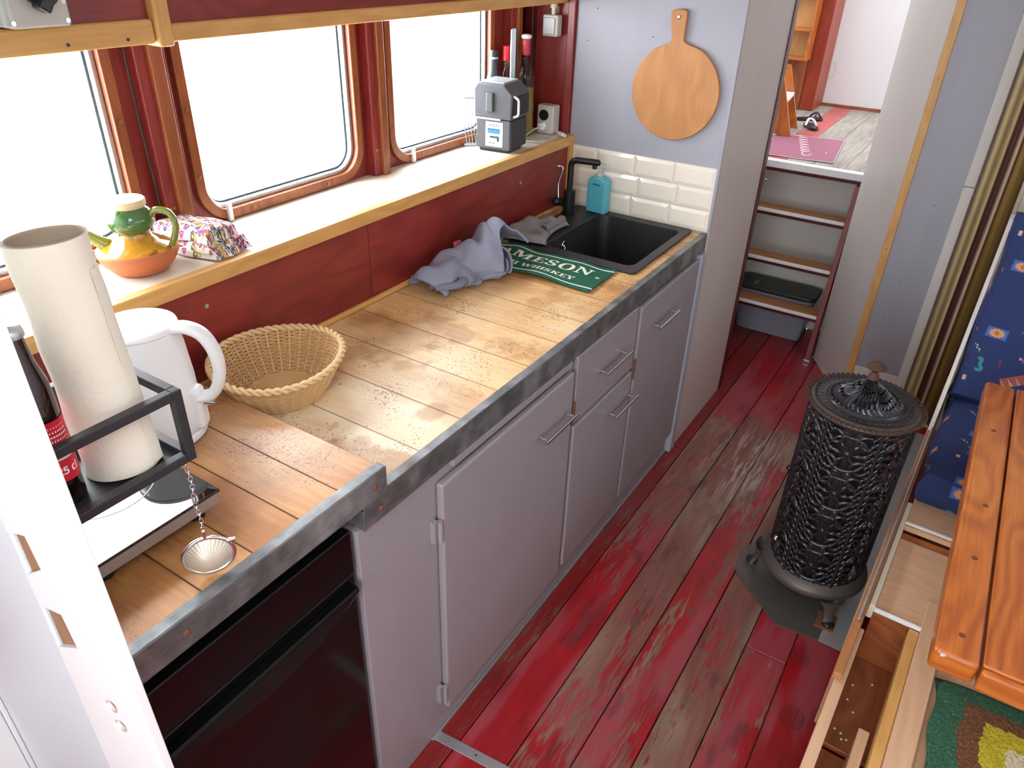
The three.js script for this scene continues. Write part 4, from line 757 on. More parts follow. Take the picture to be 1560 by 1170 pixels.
{ // small bottle of cola beside the roll
  const b = thing('drink_bottle', 'small glass bottle of dark drink with a red label beside the paper roll', 'bottle', [-0.096, RY - 0.0035, 2.176], 0.9);
    const lab = canvasTex(512, 256, (g, w, h) => { g.fillStyle = '#d8203c'; g.fillRect(0, 0, w, h); g.fillStyle = '#e8eef0'; g.fillRect(0, 118, w, 44); g.fillStyle = '#8fb0bc'; for (let i = 0; i < 4; i++) g.fillRect(0, 124 + i * 9, w, 3); g.fillStyle = '#fff'; g.font = 'bold 15px sans-serif'; for (let r = 0; r < 5; r++) for (let k = 0; k < 4; k++) for (let c = 0; c < 9; c++) g.fillRect(k * 128 + 10 + c * 12, 22 + r * 18, 3 + ((c * 7 + r * 3) % 7), 7); g.font = 'bold 46px sans-serif'; g.textAlign = 'center'; for (let k = 0; k < 4; k++) g.fillText('25 cl', k * 128 + 64, 226); });
  const R0 = 0.0215;
  part('glass', lathe([[0, 0], [R0, 0], [R0 + 0.0005, 0.004], [R0 + 0.0005, 0.03], [R0, 0.14], [R0 * 0.94, 0.165], [0.014, 0.195], [0.0115, 0.225], [0.0125, 0.236]], 32), mat(0x1a0a08, 0.05, { clearcoat: 1, clearcoatRoughness: 0.03 }), b);
  part('label', grid(40, 1, (u, v) => { const a = -u * Math.PI * 2; return [Math.cos(a) * (R0 + 0.0009), 0.035 + v * 0.085, Math.sin(a) * (R0 + 0.0009)]; }), mat(0xffffff, 0.35, { map: lab }), b, 'red paper label');
  part('crown_cap', lathe([[0.0138, 0.226], [0.0142, 0.231], [0.0125, 0.238], [0, 0.239]], 21), M.alu, b);
}
{ // tea infuser on its chain
  const t = thing('tea_infuser', 'round mesh tea strainer hanging on a chain from the black rack', 'tea strainer', [RX + 0.004, 0.968, RZ + 0.010], 1.0);
  part('ring', new THREE.TorusGeometry(0.0350, 0.0036, 10, 48).scale(1, 0.95, 0.8).translate(0, 0.037, 0), M.chrome, t);
  const mesh = canvasTex(64, 64, (g) => { g.fillStyle = '#000'; g.fillRect(0, 0, 64, 64); g.fillStyle = '#fff'; for (let i = 0; i < 64; i += 8) { g.fillRect(i, 0, 5, 64); g.fillRect(0, i, 64, 5); } }); mesh.colorSpace = THREE.NoColorSpace; mesh.repeat.set(4, 4);
  const mm = mat(0xdcd6c4, 0.45, { metalness: 0.5, alphaMap: mesh, alphaTest: 0.5, side: THREE.DoubleSide });
  for (const s of [1, -1]) part('mesh_bowl', grid(28, 10, (u, v) => { const a = u * Math.PI * 2, r = v * 0.034; return [Math.cos(a) * r, 0.037 + Math.sin(a) * r * 0.95, s * 0.017 * (1 - v * v)]; }), mm, t);
  part('clasp', merge([cyl(0.003, 0.003, 0.014, 0.0, 0.077, 0, 10), cyl(0.0025, 0.004, 0.012, 0.034, 0.056, 0, 10, 'x')]), M.chrome, t);
  for (let i = 0; i < 16; i++) { const g = new THREE.TorusGeometry(0.0042, 0.0009, 6, 14).scale(0.7, 1.15, 1); if (i % 2) g.rotateY(Math.PI / 2); g.translate(0.001 * Math.sin(i * .7), 0.0875 + i * 0.0077, 0.001 * Math.cos(i)); part('chain_link', g, M.chrome, t); }
}
// ---------------------------------------------------------------- stove
{
  const p = thing('hearth_plate', 'cut steel plate on the floor under the iron stove', 'floor plate', [0.66, 0.0005, 0.45]);
  const s = new THREE.Shape(); [[0.439, 0.449], [0.454, 0.551], [0.63, 0.706], [0.805, 0.686], [0.805, 0.18], [0.52, 0.2]].forEach(([x, z], i) => s[i ? 'lineTo' : 'moveTo'](x - 0.66, -(z - 0.45))); s.closePath();
  const g = extrude(s, 0.003, 0.0005); g.rotateX(-Math.PI / 2);
  part('plate', uvGrain(g, 'x'), mat(0x6b6862, 0.5, { metalness: 0.5, bumpMap: coarseBump, bumpScale: 0.001 }), p);
  part('wood_block', uvGrain(bx(0.072, 0.128, 0.0035, 0.012, 0.125, 0.195, 0.002), 'x'), mat(0x9a8068, 0.8, { map: plyTex }), p);
}
{
  const t = thing('cast_iron_stove', 'round black cast iron stove with openwork sides and pierced domed lid', 'stove', [0.668, 0.004, 0.468]);
  // base ring and legs
  part('base_ring', lathe([[0.128, 0.088], [0.156, 0.082], [0.161, 0.088], [0.162, 0.098], [0.159, 0.110], [0.148, 0.116], [0.142, 0.124], [0.130, 0.126]], 72), M.ironRim, t);
  for (const a0 of [0.99, 0.99 + 2.094, 0.99 + 4.189]) {
    const ca = Math.cos(a0), sa = Math.sin(a0), path = [[0.158, 0.094, 0.042], [0.160, 0.075, 0.030], [0.166, 0.05, 0.018], [0.172, 0.028, 0.016], [0.178, 0.012, 0.019], [0.180, 0.002, 0.022]];
    part('leg', grid(16, 20, (u, v) => { const k = v * 5, i = Math.min(4, Math.floor(k)), f = k - i, q = path[i].map((c, j) => lerp(c, path[i + 1][j], f)), an = u * Math.PI * 2, rx = q[0] + Math.cos(an) * q[2] * 0.6, ry = Math.sin(an) * q[2]; return [ca * rx - sa * ry, q[1], sa * rx + ca * ry]; }), M.ironRim, t);
    part('toe', new THREE.SphereGeometry(0.02, 16, 10).scale(1, 0.5, 1).translate(ca * 0.182, 0.010, sa * 0.182), M.iron, t);
  }
  // openwork mantle: diamond lattice beside floral panels, ribs between
  const H0 = 0.118, H1 = 0.690, RO = 0.134, NP = 6;
  const relief = (a, y) => {
    const k = (a / (Math.PI * 2) * NP) % 1, s = (k - 0.5) * 2, S = s * 0.0702, as = Math.abs(s);   // S: metres from the panel's middle line
    if (as > 0.955) return 0.9 + 0.3 * sstep(0.955, 0.985, as);                                      // rib
    let h;
    if (as > 0.74) {                                                                                  // slanted little bars in rows
      const q = 0.0205, d1 = Math.abs((((S + y * 0.9) / q) % 1 + 1) % 1 - 0.5) * 2, d2 = Math.abs((((S * 1.0 - y * 0.9) / q) % 1 + 1) % 1 - 0.5) * 2;
      h = Math.max(1 - 2.1 * d1, 1 - 2.1 * d2);
      h = Math.max(h, 0.15 + 0.0 * h);
      if (Math.max(1 - 2.1 * d1, 1 - 2.1 * d2) < 0.08) h = -0.3;
    } else {
      const K = 1.42, cell = 0.098, row = Math.floor((y - H0) / K / cell), yy = (y - H0) / K - (row + 0.5) * cell, r = Math.hypot(S / K, yy), th = Math.atan2(yy, S);
      const petal = (0.72 - Math.abs(Math.sin(th * 4))) * 1.6 - Math.abs(r - 0.020) / 0.013;              // rosette leaves
      const eye = 1 - r / 0.006;
      const volute = (cx, cy, rad) => { const R = Math.hypot(S / K - cx, yy - cy), A = Math.atan2(yy - cy, S / K - cx); return 1 - Math.abs(R - rad * (0.55 + 0.45 * ((A + Math.PI) / 6.283))) / 0.0042; };
      h = Math.max(petal, eye, volute(0.029, 0.030, 0.018), volute(-0.029, 0.030, 0.018), volute(0.029, -0.030, 0.018), volute(-0.029, -0.030, 0.018), 1 - Math.abs(r - 0.0385) / 0.0035, 1 - Math.hypot(as * 0.0702 / K - 0.034, yy) / 0.007);
      h = Math.max(h, 0.9 - Math.hypot(Math.abs(S / K) - 0.012, Math.abs(yy) - 0.046) / 0.008);
      if (h < 0.05) h = -0.3;
    }
    return Math.min(1, h);
  };
  const NU = 660, NV = 460;
  const edge = (v) => v < 0.012 || v > 0.985;
  part('openwork_mantle', grid(NU, NV, (u, v) => { const a = u * Math.PI * 2 + 0.02, y = lerp(H0, H1, v); let h = edge(v) ? 0.8 : relief(u * Math.PI * 2, y); const r = RO + 0.006 * Math.sqrt(clamp(h, 0, 1.1)); return [Math.cos(-a) * r, y, Math.sin(-a) * r]; }, (u, v) => edge(v) || relief(u * Math.PI * 2, lerp(H0, H1, v)) > -0.1), M.iron, t);
  part('inner_drum', cyl(0.112, 0.112, 0.58, 0, 0.405, 0, 48), M.iron, t);
  
  for (let i = 0; i < NP; i++) { const a = -(i / NP * Math.PI * 2 + 0.02), pts = []; for (let j = 0; j <= 6; j++) pts.push([Math.cos(a) * 0.1405, lerp(H0 + 0.004, H1 - 0.002, j / 6), Math.sin(a) * 0.1405]); part('rib', tube(pts, 0.0045, 10, 8), M.iron, t); if (i % 2) part('latch', new THREE.SphereGeometry(0.009, 12, 8).translate(Math.cos(a) * 0.146, 0.41, Math.sin(a) * 0.146), M.iron, t); }
  part('door_catch', merge([new THREE.SphereGeometry(0.008, 12, 8).translate(-0.118, 0.205, 0.098), bx(-0.122, -0.112, 0.195, 0.215, 0.088, 0.1, 0.002)]), M.chrome, t);
  // top plate and pierced dome
  part('top_plate', lathe([[0.10, 0.690], [0.146, 0.690], [0.150, 0.696], [0.148, 0.704], [0.134, 0.708], [0.10, 0.706]], 72), M.ironRim, t);
  const chain = []; for (let i = 0; i < 64; i++) { const a = i / 64 * Math.PI * 2; chain.push(new THREE.TorusGeometry(0.0062, 0.002, 5, 12).rotateX(Math.PI / 2 + 0.35).rotateY(-a).translate(Math.cos(a) * 0.152, 0.706, Math.sin(a) * 0.152)); }
  part('rim_links', merge(chain), M.ironRust, t, 'rusty scalloped rim');
  const lid = part('lid', grid(288, 110, (u, v) => {
    const a = -u * Math.PI * 2, r = lerp(0.138, 0.014, v);
    let y = 0.709 + 0.006 * Math.exp(-(((r - 0.136) / 0.005) ** 2)) + 0.008 * Math.exp(-(((r - 0.097) / 0.006) ** 2));
    if (r < 0.096) { const q = 1 - r / 0.096; y += 0.076 * Math.pow(q, 0.95) * (0.65 + 0.35 * q); const w = 0.5 + 0.5 * Math.cos(a * 6); y += 0.010 * w * Math.sin(Math.PI * clamp(r / 0.096)); y += 0.0035 * Math.cos(a * 36 + 5 * Math.sin(r * 70)); }
    return [Math.cos(a) * r, y, Math.sin(a) * r];
  }, (u, v) => {
    const a = u * Math.PI * 2, r = lerp(0.138, 0.014, v);
    if (r > 0.110 && r < 0.124) { const k = (u * 40) % 1; return Math.hypot((k - 0.5) * 0.0184, (r - 0.117) * 0.8) > 0.0048; }
    if (r > 0.022 && r < 0.086) { const s = Math.cos(a * 36 + 5 * Math.sin(r * 70) + Math.PI), big = Math.cos(a * 6); if (s > 0.45 && big < 0.8 && Math.sin(r * 210) > -0.55) return false; }
    return true;
  }), M.iron, t);
  part('under_lid', lathe([[0.137, 0.692], [0.05, 0.694], [0, 0.695]], 48), M.iron, t);
  part('finial', lathe([[0.016, 0.782], [0.013, 0.792], [0.008, 0.800], [0.008, 0.808], [0.020, 0.812], [0.026, 0.816], [0.024, 0.821], [0.012, 0.828], [0.007, 0.834], [0.004, 0.836], [0, 0.837]], 32), M.ironRust, lid, 'rusty mushroom knob');
}
// ---------------------------------------------------------------- steps and what stands there
{
  const l = thing('companion_steps', 'wooden boarding steps with white edged treads leading up to the wheelhouse', 'steps', [0.05, 0, -1.08]);
  const zAt = y => -0.0 - 0.205 * y, tr = (y) => { const z = zAt(y); const b = part('tread', uvGrain(bx(-0.335, 0.222, y - 0.022, y, z - 0.10, z + 0.0, 0.002), 'x', y, 0), M.beech, l); part('white_nosing', bx(-0.335, 0.222, y - 0.014, y + 0.0025, z, z + 0.008, 0.002), M.whitePlastic, b); part('red_edge', uvGrain(bx(-0.335, 0.222, y - 0.030, y - 0.0145, z - 0.006, z + 0.006, 0.002), 'x'), M.darkMahogany, b); };
  [0.228, 0.452, 0.682].forEach(tr);
  for (const x of [0.223, -0.360]) {
    const s = new THREE.Shape(); s.moveTo(0.012, 0.012); s.lineTo(-0.045, 0.012); s.lineTo(zAt(0.85) - 0.045, 0.852); s.lineTo(zAt(0.85) + 0.012, 0.852); s.closePath();
    const g = extrude(s, 0.024, 0.002); g.rotateY(-Math.PI / 2); g.translate(x + 0.024, 0, 0); part('stringer', uvGrain(g, 'y'), M.mahogany, l);
    part('foot_cap', bx(x - 0.004, x + 0.030, 0.0, 0.016, -0.05, 0.016, 0.003), M.steel, l, 'steel foot cap');
  }
}
{
  const b = thing('storage_tub', 'clear plastic tub with a dark green lid behind the steps', 'storage box', [0.02, 0, -1.34]);
  part('tub', (() => { const L = [[0.17, 0.07, 0.0], [0.20, 0.09, 0.20]]; return grid(64, 4, (u, v) => { const a = u * Math.PI * 2, c = Math.cos(a), s = Math.sin(a), sq = 1 / Math.pow(Math.pow(Math.abs(c), 8) + Math.pow(Math.abs(s), 8), 1 / 8); return [c * sq * lerp(L[0][0], L[1][0], v), lerp(0.002, 0.235, v), s * sq * lerp(L[0][1], L[1][1], v)]; }); })(), mat(0xaab0bc, 0.25, { transmission: 0.4, thickness: 0 }), b);
  const s = rrect(-0.21, 0.21, -0.095, 0.095, 0.04); const g = extrude(s, 0.022, 0.006, 8); g.rotateX(-Math.PI / 2); g.translate(0, 0.236, 0); part('lid', g, mat(0x1d2b24, 0.4), b, 'dark green lid');
  part('lid_clip', bx(-0.12, -0.10, 0.255, 0.261, 0.0, 0.06, 0.002), mat(0x6d7a72, 0.4), b);
  part('contents', bx(-0.15, 0.15, 0.006, 0.17, -0.06, 0.06, 0.02, 2), mat(0x77728a, 0.8), b);
}
{ const k = thing('hook_catch', 'small chrome catch under the top step at the closet side', 'catch', [-0.145, 0.80, -1.262]); part('plate', bx(-0.012, 0.012, 0, 0.02, -0.002, 0.006, 0.001), M.chrome, k); part('knob', new THREE.SphereGeometry(0.008, 12, 8).translate(0.008, 0.01, 0.012), M.chrome, k);
  part('bracket', bx(-0.10, -0.006, 0.004, 0.014, -0.03, -0.02, 0.001), M.steel, k);
}
const matTex = canvasTex(512, 384, (g, w, h) => {
  g.fillStyle = '#b9b0ae'; g.fillRect(0, 0, w, h); g.fillStyle = '#a46a7e'; g.fillRect(6, 6, w - 12, h - 12);
  for (let i = 0; i < 2600; i++) { g.fillStyle = i % 2 ? 'rgba(200,120,150,0.25)' : 'rgba(110,40,60,0.22)'; g.fillRect(rr(0, w), rr(0, h), 3, 3); }
  g.strokeStyle = '#ecd5dc'; g.lineWidth = 7; g.lineCap = 'round'; g.save(); g.translate(250, 120); g.rotate(-1.9);
  g.beginPath(); g.moveTo(-190, 30); g.bezierCurveTo(-260, -40, -120, -70, -150, 20); for (let i = 0; i < 7; i++) g.bezierCurveTo(-140 + i * 42, -60, -112 + i * 42, -60, -118 + i * 42, 20); g.stroke(); g.beginPath(); g.moveTo(120, -10); g.lineTo(150, -130); g.stroke(); g.restore();
  g.fillStyle = '#ecd5dc'; g.beginPath(); g.arc(430, 250, 6, 0, 7); g.fill();
});
{ const m = thing('door_mat', 'dusty pink door mat with white script at the top of the steps', 'mat', [-0.05, 0.9005, -1.62], 0.0); part('pad', slab(30, 20, (u, v) => [lerp(-0.17, 0.18, u) - 0.06 * v, 0.0055 + 0.001 * Math.sin(u * 9), lerp(0.27, -0.27, v) - 0.04 * u], 0.005), mat(0xffffff, 0.95, { map: matTex }), m); }
function sandal(label, pos, turn, strap) {
  const s = thing('sandal', label, 'sandal', pos, turn, undefined);
  const o = new THREE.Shape(); o.moveTo(0, -0.12); o.bezierCurveTo(0.05, -0.12, 0.035, -0.02, 0.045, 0.05); o.bezierCurveTo(0.05, 0.13, -0.045, 0.13, -0.045, 0.05); o.bezierCurveTo(-0.035, -0.02, -0.05, -0.12, 0, -0.12);
  const g = extrude(o, 0.022, 0.004); g.rotateX(-Math.PI / 2); part('sole', g, M.blackPlastic, s);
  s.scale.setScalar(0.72); part('strap', merge([tube([[-0.042, 0.015, -0.01], [-0.025, 0.05, -0.035], [0.0, 0.06, -0.06], [0.025, 0.05, -0.035], [0.042, 0.015, -0.01]], 0.009, 24, 8), tube([[0, 0.022, -0.095], [0, 0.055, -0.062]], 0.007, 8, 8)]), strap, s);
}
sandal('black sandal with white straps beside the orange step stool', [-0.165, 0.901, -2.16], 0.5, M.whitePlastic);
sandal('plain black sandal against the red mahogany post', [-0.225, 0.901, -2.38], -0.9, M.darkPlastic);
{
  const s = thing('step_stool', 'orange varnished step stool with a white step at the top of the steps', 'stool', [-0.325, 0.9005, -2.02], 1.7);
  const f = new THREE.Shape(); f.moveTo(0.11, 0); f.lineTo(0.075, 0); f.quadraticCurveTo(0.03, 0.018, -0.02, 0.018); f.quadraticCurveTo(-0.07, 0.018, -0.105, 0); f.lineTo(-0.14, 0); f.lineTo(-0.14, 0.33); f.lineTo(0.005, 0.33); f.closePath();
  for (const x of [0.058, -0.222]) { const g = extrude(f, 0.022, 0.002); g.rotateY(-Math.PI / 2); g.translate(x + 0.022, 0, 0); part('side', uvGrain(g, 'y', x, 0), M.table, s); }
  part('step', bx(-0.198, 0.056, 0.175, 0.192, -0.10, 0.055, 0.003), M.whitePlastic, s, 'white step'); 
}
{
  const c = thing('wall_shelf', 'orange wooden shelf unit on the wheelhouse wall above the stool', 'shelf', [-0.50, 1.20, -2.665]);
  part('back', uvGrain(bx(-0.2, 0.142, 0, 0.9, 0, 0.012, 0.002), 'y'), M.pine, c); part('side', uvGrain(bx(0.13, 0.145, 0, 0.9, 0.012, 0.12, 0.002), 'y'), M.table, c);
  for (const y of [0.0, 0.16, 0.36, 0.58, 0.8]) part('shelf', uvGrain(bx(-0.2, 0.13, y, y + 0.016, 0.012, 0.12, 0.002), 'x', y, 0), M.table, c);
}
{ // floor strip near the camera
  const s = thing('floor_strip', 'flat aluminium strip screwed across the red floor boards', 'metal strip', [0.13, 0.0005, 1.567], 0.085);
  part('strip', bx(-0.155, 0.25, 0, 0.003, -0.014, 0.014, 0.001), M.alu, s); for (const x of [-0.02, 0.06, 0.11]) part('screw_hole', cyl(0.003, 0.003, 0.0008, x, 0.0031, 0, 10), M.darkPlastic, s);
}
// ---------------------------------------------------------------- dinette
const DT = -0.040, benchAt = [0.854, 0, 0];
{
  const b = thing('dinette_bench', 'unfinished plywood bench base with open lockers beside the stove', 'bench', benchAt, DT);
  part('side_board', uvGrain(bx(-0.001, 0.020, 0.0, 0.400, -0.5, 0.98, 0.002), 'z'), M.ply, b);
  part('side_board', uvGrain(bx(0.006, 0.030, 0.0, 0.392, 0.985, 1.75, 0.002), 'z', .3, 0), M.ply, b);
  part('edge_batten', uvGrain(bx(0.001, 0.019, 0.401, 0.420, -0.02, 1.18, 0.002), 'z', .2, .1), mat(0xffffff, 0.55, { map: plyTex, color: 0xd8b48c }), b);
  part('cream_batten', bx(0.0205, 0.034, 0.36, 0.404, 0.42, 0.905, 0.002), M.creamPaint, b);
  part('seat_board', uvGrain(bx(0.034, 0.70, 0.385, 0.400, -0.5, 0.535, 0.002), 'x'), M.ply, b);
  part('white_strip', bx(0.034, 0.70, 0.3985, 0.4035, 0.512, 0.522, 0.001), M.whitePlastic, b);
  part('orange_rail', uvGrain(bx(0.034, 0.70, 0.34, 0.380, 0.54, 0.58, 0.002), 'x'), M.table, b);
  part('locker_lid', uvGrain(bx(0.034, 0.70, 0.378, 0.392, 0.585, 0.90, 0.002), 'x', .1, .2), mat(0xffffff, 0.6, { map: plyTex }), b);
  part('white_strip', bx(0.034, 0.17, 0.388, 0.398, 0.90, 0.908, 0.001), M.whitePlastic, b);
  part('locker_floor', uvGrain(bx(0.030, 0.70, 0.20, 0.215, 0.90, 1.20, 0.002), 'z'), M.teak, b);
  part('locker_step', uvGrain(bx(0.030, 0.70, 0.185, 0.200, 1.205, 1.75, 0.002), 'z'), M.teak, b);
  part('locker_wall', uvGrain(bx(0.034, 0.70, 0.0, 0.376, 0.885, 0.8995, 0.001), 'x'), M.teak, b);
  part('inner_rail', uvGrain(bx(0.118, 0.140, 0.30, 0.388, 0.91, 1.40, 0.002), 'z'), M.pine, b);
  part('inner_batten', uvGrain(bx(0.1405, 0.190, 0.30, 0.402, 0.80, 1.75, 0.003), 'z', .4, 0), M.ply, b);
  part('loose_block', uvGrain(bx(0.085, 0.108, 0.2005, 0.34, 1.22, 1.40, 0.002), 'z', .6, 0), M.ply, b);
  part('seat_panel', uvGrain(bx(0.1905, 0.75, 0.36, 0.378, 0.91, 1.75, 0.001), 'z'), M.ply, b);
  part('back_end_board', (() => { const s = new THREE.Shape(); s.moveTo(0.0, 0.41); s.lineTo(-0.41, 0.41); s.lineTo(-0.41, 1.06); s.lineTo(-0.36, 1.06); s.lineTo(-0.06, 0.52); s.closePath(); const g = extrude(s, 0.012, 0.001); g.rotateY(-Math.PI / 2); g.translate(0.013, 0, 0); return uvGrain(g, 'y'); })(), M.offWhite, b);
  part('back_board', uvGrain(bx(0.02, 0.70, 0.41, 1.04, -0.43, -0.41, 0.001), 'x'), M.ply, b);
  for (const [x, z] of [[0.05, 1.0], [0.07, 1.08], [0.045, 1.15], [0.06, 1.155], [0.065, 1.17], [0.075, 1.165], [0.05, 1.05], [0.09, 0.97]]) part('crumb', new THREE.IcosahedronGeometry(0.003, 0).translate(x, 0.2165, z), M.creamPaint, b);
}
{
  const z = thing('heat_shield', 'folded zinc sheet standing behind the stove against the bench side', 'metal sheet', [benchAt[0], 0.004, 0.4], DT);
  part('sheet', slab(24, 30, (u, v) => [-0.004 - 0.005 * (1 - v) - 0.001 * Math.sin(u * 8), lerp(0.0, 0.425, v), lerp(-0.66, 0.60, u)], 0.0015), M.zinc, z);
  part('floor_flange', bx(-0.085, -0.006, 0, 0.0018, -1.10, 0.30, 0.0008), M.zinc, z);
  part('top_fold', bx(-0.009, -0.003, 0.421, 0.428, -0.66, 0.60, 0.002), M.zinc, z);
}
const fabric = canvasTex(1024, 1024, (g, w, h) => {
  g.fillStyle = '#22315f'; g.fillRect(0, 0, w, h);
  for (let i = 0; i < 9000; i++) { g.fillStyle = i % 2 ? 'rgba(60,76,130,0.16)' : 'rgba(8,12,34,0.18)'; g.fillRect(rr(0, w), rr(0, h), 2, 5); }
  const med = (x, y, s, a) => { g.save(); g.translate(x, y); g.rotate(a); g.scale(s, s); g.fillStyle = '#3a62a8'; g.fillRect(-64, -36, 128, 72); g.fillStyle = '#c98a58'; for (let k = 0; k < 12; k++) { g.beginPath(); const q = k / 12 * 6.283; g.moveTo(0, 0); g.lineTo(Math.cos(q - .2) * 40, Math.sin(q - .2) * 26); g.lineTo(Math.cos(q) * 56, Math.sin(q) * 34); g.lineTo(Math.cos(q + .2) * 40, Math.sin(q + .2) * 26); g.fill(); } g.beginPath(); g.ellipse(0, 0, 44, 27, 0, 0, 7); g.fill(); g.fillStyle = '#5a4a44'; g.beginPath(); g.moveTo(-15, 0); g.lineTo(0, -15); g.lineTo(15, 0); g.lineTo(0, 15); g.fill(); g.fillStyle = '#c98a58'; g.beginPath(); g.moveTo(-8, 0); g.lineTo(0, -8); g.lineTo(8, 0); g.lineTo(0, 8); g.fill(); g.restore(); };
  const blocks = (x, y, s) => { g.save(); g.translate(x, y); g.scale(s, s); g.fillStyle = '#2c5a48'; g.fillRect(-6, -6, 76, 62); g.fillStyle = '#d8b84c'; g.fillRect(4, 2, 24, 26); g.fillRect(36, 2, 26, 26); g.fillStyle = '#c8785c'; g.fillRect(0, 32, 26, 24); g.fillRect(34, 34, 26, 22); g.fillStyle = '#2f62b8'; g.fillRect(-22, 56, 44, 22); g.fillStyle = '#c8785c'; g.fillRect(-44, 50, 18, 18); g.restore(); };
  const squig = (x, y, a, c) => { g.save(); g.translate(x, y); g.rotate(a); g.strokeStyle = c; g.lineWidth = 6; g.beginPath(); g.moveTo(-26, 8); g.lineTo(-10, -8); g.lineTo(4, 8); g.lineTo(20, -8); g.lineTo(34, 4); g.stroke(); g.restore(); };
  const horse = (x, y, s) => { g.save(); g.translate(x, y); g.scale(s, s); g.strokeStyle = '#3a8088'; g.lineWidth = 22; g.lineCap = 'round'; g.beginPath(); g.moveTo(-12, -38); g.bezierCurveTo(26, -40, -20, 0, 16, 20); g.bezierCurveTo(26, 40, 0, 48, -10, 40); g.stroke(); g.restore(); };
  const kite = (x, y, a) => { g.save(); g.translate(x, y); g.rotate(a); g.fillStyle = '#9a4a48'; g.fillRect(-70, -34, 140, 68); const c = ['#c8785c', '#7a6040', '#c98a58', '#5a6488']; for (let k = 0; k < 6; k++) { g.fillStyle = c[k % 4]; g.beginPath(); g.moveTo(-66 + k * 22, -30); g.lineTo(-44 + k * 22, 30); g.lineTo(-66 + k * 22, 30); g.fill(); } g.restore(); };
  for (const [dx, dy] of [[0, 0], [512, 300], [0, 600], [512, 860]]) { med(140 + dx, 110 + dy, 1, 0.05); blocks(360 + dx, 180 + dy, 1); squig(60 + dx, 230 + dy, 0.9, '#9aa890'); squig(300 + dx, 60 + dy, -0.2, '#8a6a58'); horse(110 + dx, 340 + dy, 1); kite(330 + dx, 400 + dy, -0.5); squig(220 + dx, 300 + dy, 1.4, '#7a3a48'); g.fillStyle = '#c8a08c'; g.fillRect(40 + dx, 440 + dy, 22, 34); }
});
const fab = mat(0xffffff, 0.92, { map: fabric, bumpMap: fineBump, bumpScale: 0.0008 });
function cushion(w, h, d, bulge, s) {                   // soft box: superellipsoid with a few dents; uv in 0.6 m squares
  const g = new THREE.BoxGeometry(w, h, d, 40, 10, 30), p = g.attributes.position;
  for (let i = 0; i < p.count; i++) {
    let x = p.getX(i) / (w / 2), y = p.getY(i) / (h / 2), z = p.getZ(i) / (d / 2);
    const ex = 1 - Math.pow(Math.abs(x), 6), ez = 1 - Math.pow(Math.abs(z), 6), ey = 1 - y * y * 0.5;
    const k = bulge * Math.max(0, ex) * Math.max(0, ez);
    p.setXYZ(i, x * (w / 2 - 0.016 * (1 - ey) * 2 + 0.004 * Math.sin(z * 6 + s)), y * (h / 2 + k) + (y > 0 ? 0.008 * (fbm(x * 3 + s, z * 3, 3, 950) - 0.5) * 2 : 0), z * (d / 2 - 0.016 * (1 - ey) * 2));
  }
  g.computeVertexNormals(); uvGrain(g, 'x', s, s * 0.3); const q = g.attributes.uv; for (let i = 0; i < q.count; i++) q.setY(i, 1 - q.getY(i)); return g;
}
fabric.repeat.set(2.1, 2.1);
{
  const c = thing('seat_cushion', 'navy seat cushion with ethnic motifs on the plywood bench', 'cushion', [1.176, 0.4015, 0.093], DT);
  part('cover', cushion(0.60, 0.105, 0.66, 0.012, 0.25).translate(0, 0.0525, 0), fab, c);
  const k = thing('back_cushion', 'navy backrest cushion with ethnic motifs leaning on the far board', 'cushion', [1.19, 0.515, -0.115], DT);
  const g = cushion(0.63, 0.11, 0.62, 0.012, 0.55).rotateX(Math.PI / 2 - 0.36).translate(0, 0.285, -0.10); part('cover', g, fab, k);
}
{ // table
  const t = thing('dinette_table', 'varnished orange wooden table with a worn rounded front corner', 'table', [1.32, 0, 0.775], -0.006);
  const X = x => x - 1.32, Z = z => z - 0.775, y0 = 0.700, y1 = 0.75;
  part('edge_board', uvGrain(bx(X(0.936), X(1.009), y0, y1, Z(0.215), Z(1.345), 0.010, 3), 'z'), M.table, t);
  let x = 1.0125; for (let i = 0; i < 4; i++) { part('board', uvGrain(bx(X(x), X(x + 0.165), y0, y1 - 0.0005, Z(0.215), Z(1.335), 0.006, 2), 'z', i * .37, i * .13), M.table, t); x += 0.168; }
  part('end_lipping', uvGrain(bx(X(1.0125), X(1.684), y0 + 0.002, y1 - 0.004, Z(1.3355), Z(1.352), 0.006, 2), 'x', .2, .3), M.table, t);
  part('worn_corner', new THREE.TorusGeometry(0.012, 0.0035, 8, 24, Math.PI / 2).rotateX(Math.PI / 2).translate(X(0.948), 0.742, Z(1.332)), mat(0xcdb9a8, 0.7), t, 'pale worn varnish');
  for (const [sx, sz] of [[0.975, 1.285], [0.975, 1.05], [0.98, 0.85], [0.972, 0.5]]) part('screw_plug', cyl(0.006, 0.006, 0.001, X(sx), y1, Z(sz), 14), mat(0x6a3a1a, 0.5), t);
  part('pedestal', cyl(0.04, 0.04, 0.70, X(1.665), 0.35, Z(0.72), 24), M.steel, t);
}
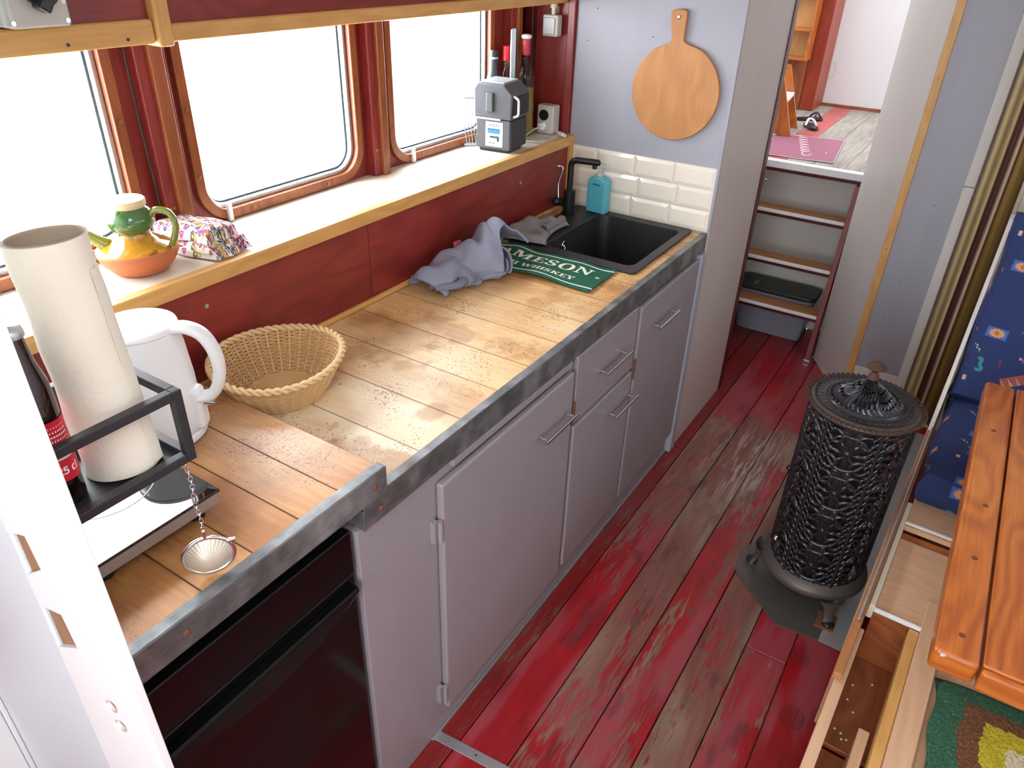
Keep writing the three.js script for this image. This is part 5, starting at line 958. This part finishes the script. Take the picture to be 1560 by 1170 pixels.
const rugTex = canvasTex(1024, 1024, (g, w, h) => {
  g.fillStyle = '#2c5a40'; g.fillRect(0, 0, w, h);
  const rag = (x, y, W, H, c) => { g.fillStyle = c; g.beginPath(); const n = 60; for (let i = 0; i < n * 4; i++) { const s = Math.floor(i / n), f = (i % n) / n, j = rr(-7, 7); const P = s === 0 ? [x + W * f, y + j] : s === 1 ? [x + W + j, y + H * f] : s === 2 ? [x + W * (1 - f), y + H + j] : [x + j, y + H * (1 - f)]; i ? g.lineTo(...P) : g.moveTo(...P); } g.fill(); };
  rag(86, 80, 852, 864, '#6a4226'); rag(150, 140, 724, 744, '#b8a822'); rag(226, 210, 572, 604, '#cfc6a4'); rag(340, 330, 344, 364, '#6a4030'); rag(360, 350, 304, 324, '#3f6a58'); rag(440, 430, 144, 164, '#b8a822');
  g.fillStyle = '#3f6a4a'; for (const [x, y] of [[290, 250], [690, 250], [290, 720], [690, 720]]) { g.beginPath(); g.moveTo(x, y); g.lineTo(x + 100, y + 20); g.lineTo(x + 30, y + 60); g.fill(); }
  for (let i = 0; i < 26000; i++) { g.fillStyle = i % 2 ? 'rgba(255,255,230,0.10)' : 'rgba(10,10,0,0.14)'; g.fillRect(rr(0, w), rr(0, h), 3, 6); }
});
{
  const r = thing('tufted_seat_pad', 'tufted green and yellow rug pad on the near bench seat', 'seat pad', [1.30, 0.3795, 1.33], 0.0);
  part('pad', slab(60, 60, (u, v) => [lerp(-0.29, 0.35, u) + 0.004 * Math.sin(v * 23), 0.026 + 0.004 * fbm(u * 30, v * 30, 2, 970) - 0.012 * Math.pow(Math.abs(u - 0.5) * 2, 8) - 0.012 * Math.pow(Math.abs(v - 0.5) * 2, 8), lerp(0.34, -0.30, v)], 0.022), mat(0xffffff, 1, { map: rugTex, bumpMap: terryBump, bumpScale: 0.003 }), r);
}
{ // curtain
  const stripe = dataTex(256, 64, (u, v) => { const q = [[0, [92, 70, 62]], [.12, [158, 140, 104]], [.2, [222, 208, 164]], [.27, [140, 118, 82]], [.34, [214, 198, 150]], [.42, [100, 74, 62]], [.56, [76, 40, 32]], [.62, [232, 216, 184]], [.66, [88, 46, 36]], [.82, [164, 138, 70]], [.9, [120, 92, 46]], [1.01, [70, 44, 34]]]; let i = 0; while (u > q[i + 1][0]) i++; const c = mix3(q[i][1], q[i + 1][1], sstep(q[i][0], q[i + 1][0], u)); const n = 0.9 + 0.2 * vn(u * 200, v * 64, 990, 200, 64); return c.map(k => k * n); });
  const c = thing('striped_curtain', 'gathered brown and gold striped curtain hanging behind the stove', 'curtain', [0.775, 0.06, -0.70]);
  part('fabric', slab(80, 12, (u, v) => { const ph = u * Math.PI * 2 * 3.2; return [lerp(-0.036, 0.100, u) + 0.006 * Math.sin(ph * 1.0 + 1), lerp(0.0, 1.96, v), 0.018 * Math.sin(ph) * (1 - 0.25 * v) + 0.004 * Math.sin(v * 5 + u * 7)]; }, 0.0015), mat(0xffffff, 0.55, { map: stripe, sheen: 0.5, sheenRoughness: 0.4 }), c);
  part('rod', cyl(0.008, 0.008, 0.5, 0.15, 1.965, 0, 12, 'x'), M.brass, c);
}
// ---------------------------------------------------------------- done
scene.traverse(o => { if (o.isMesh) { o.castShadow = true; o.receiveShadow = true; } });
renderer.render(scene, camera);
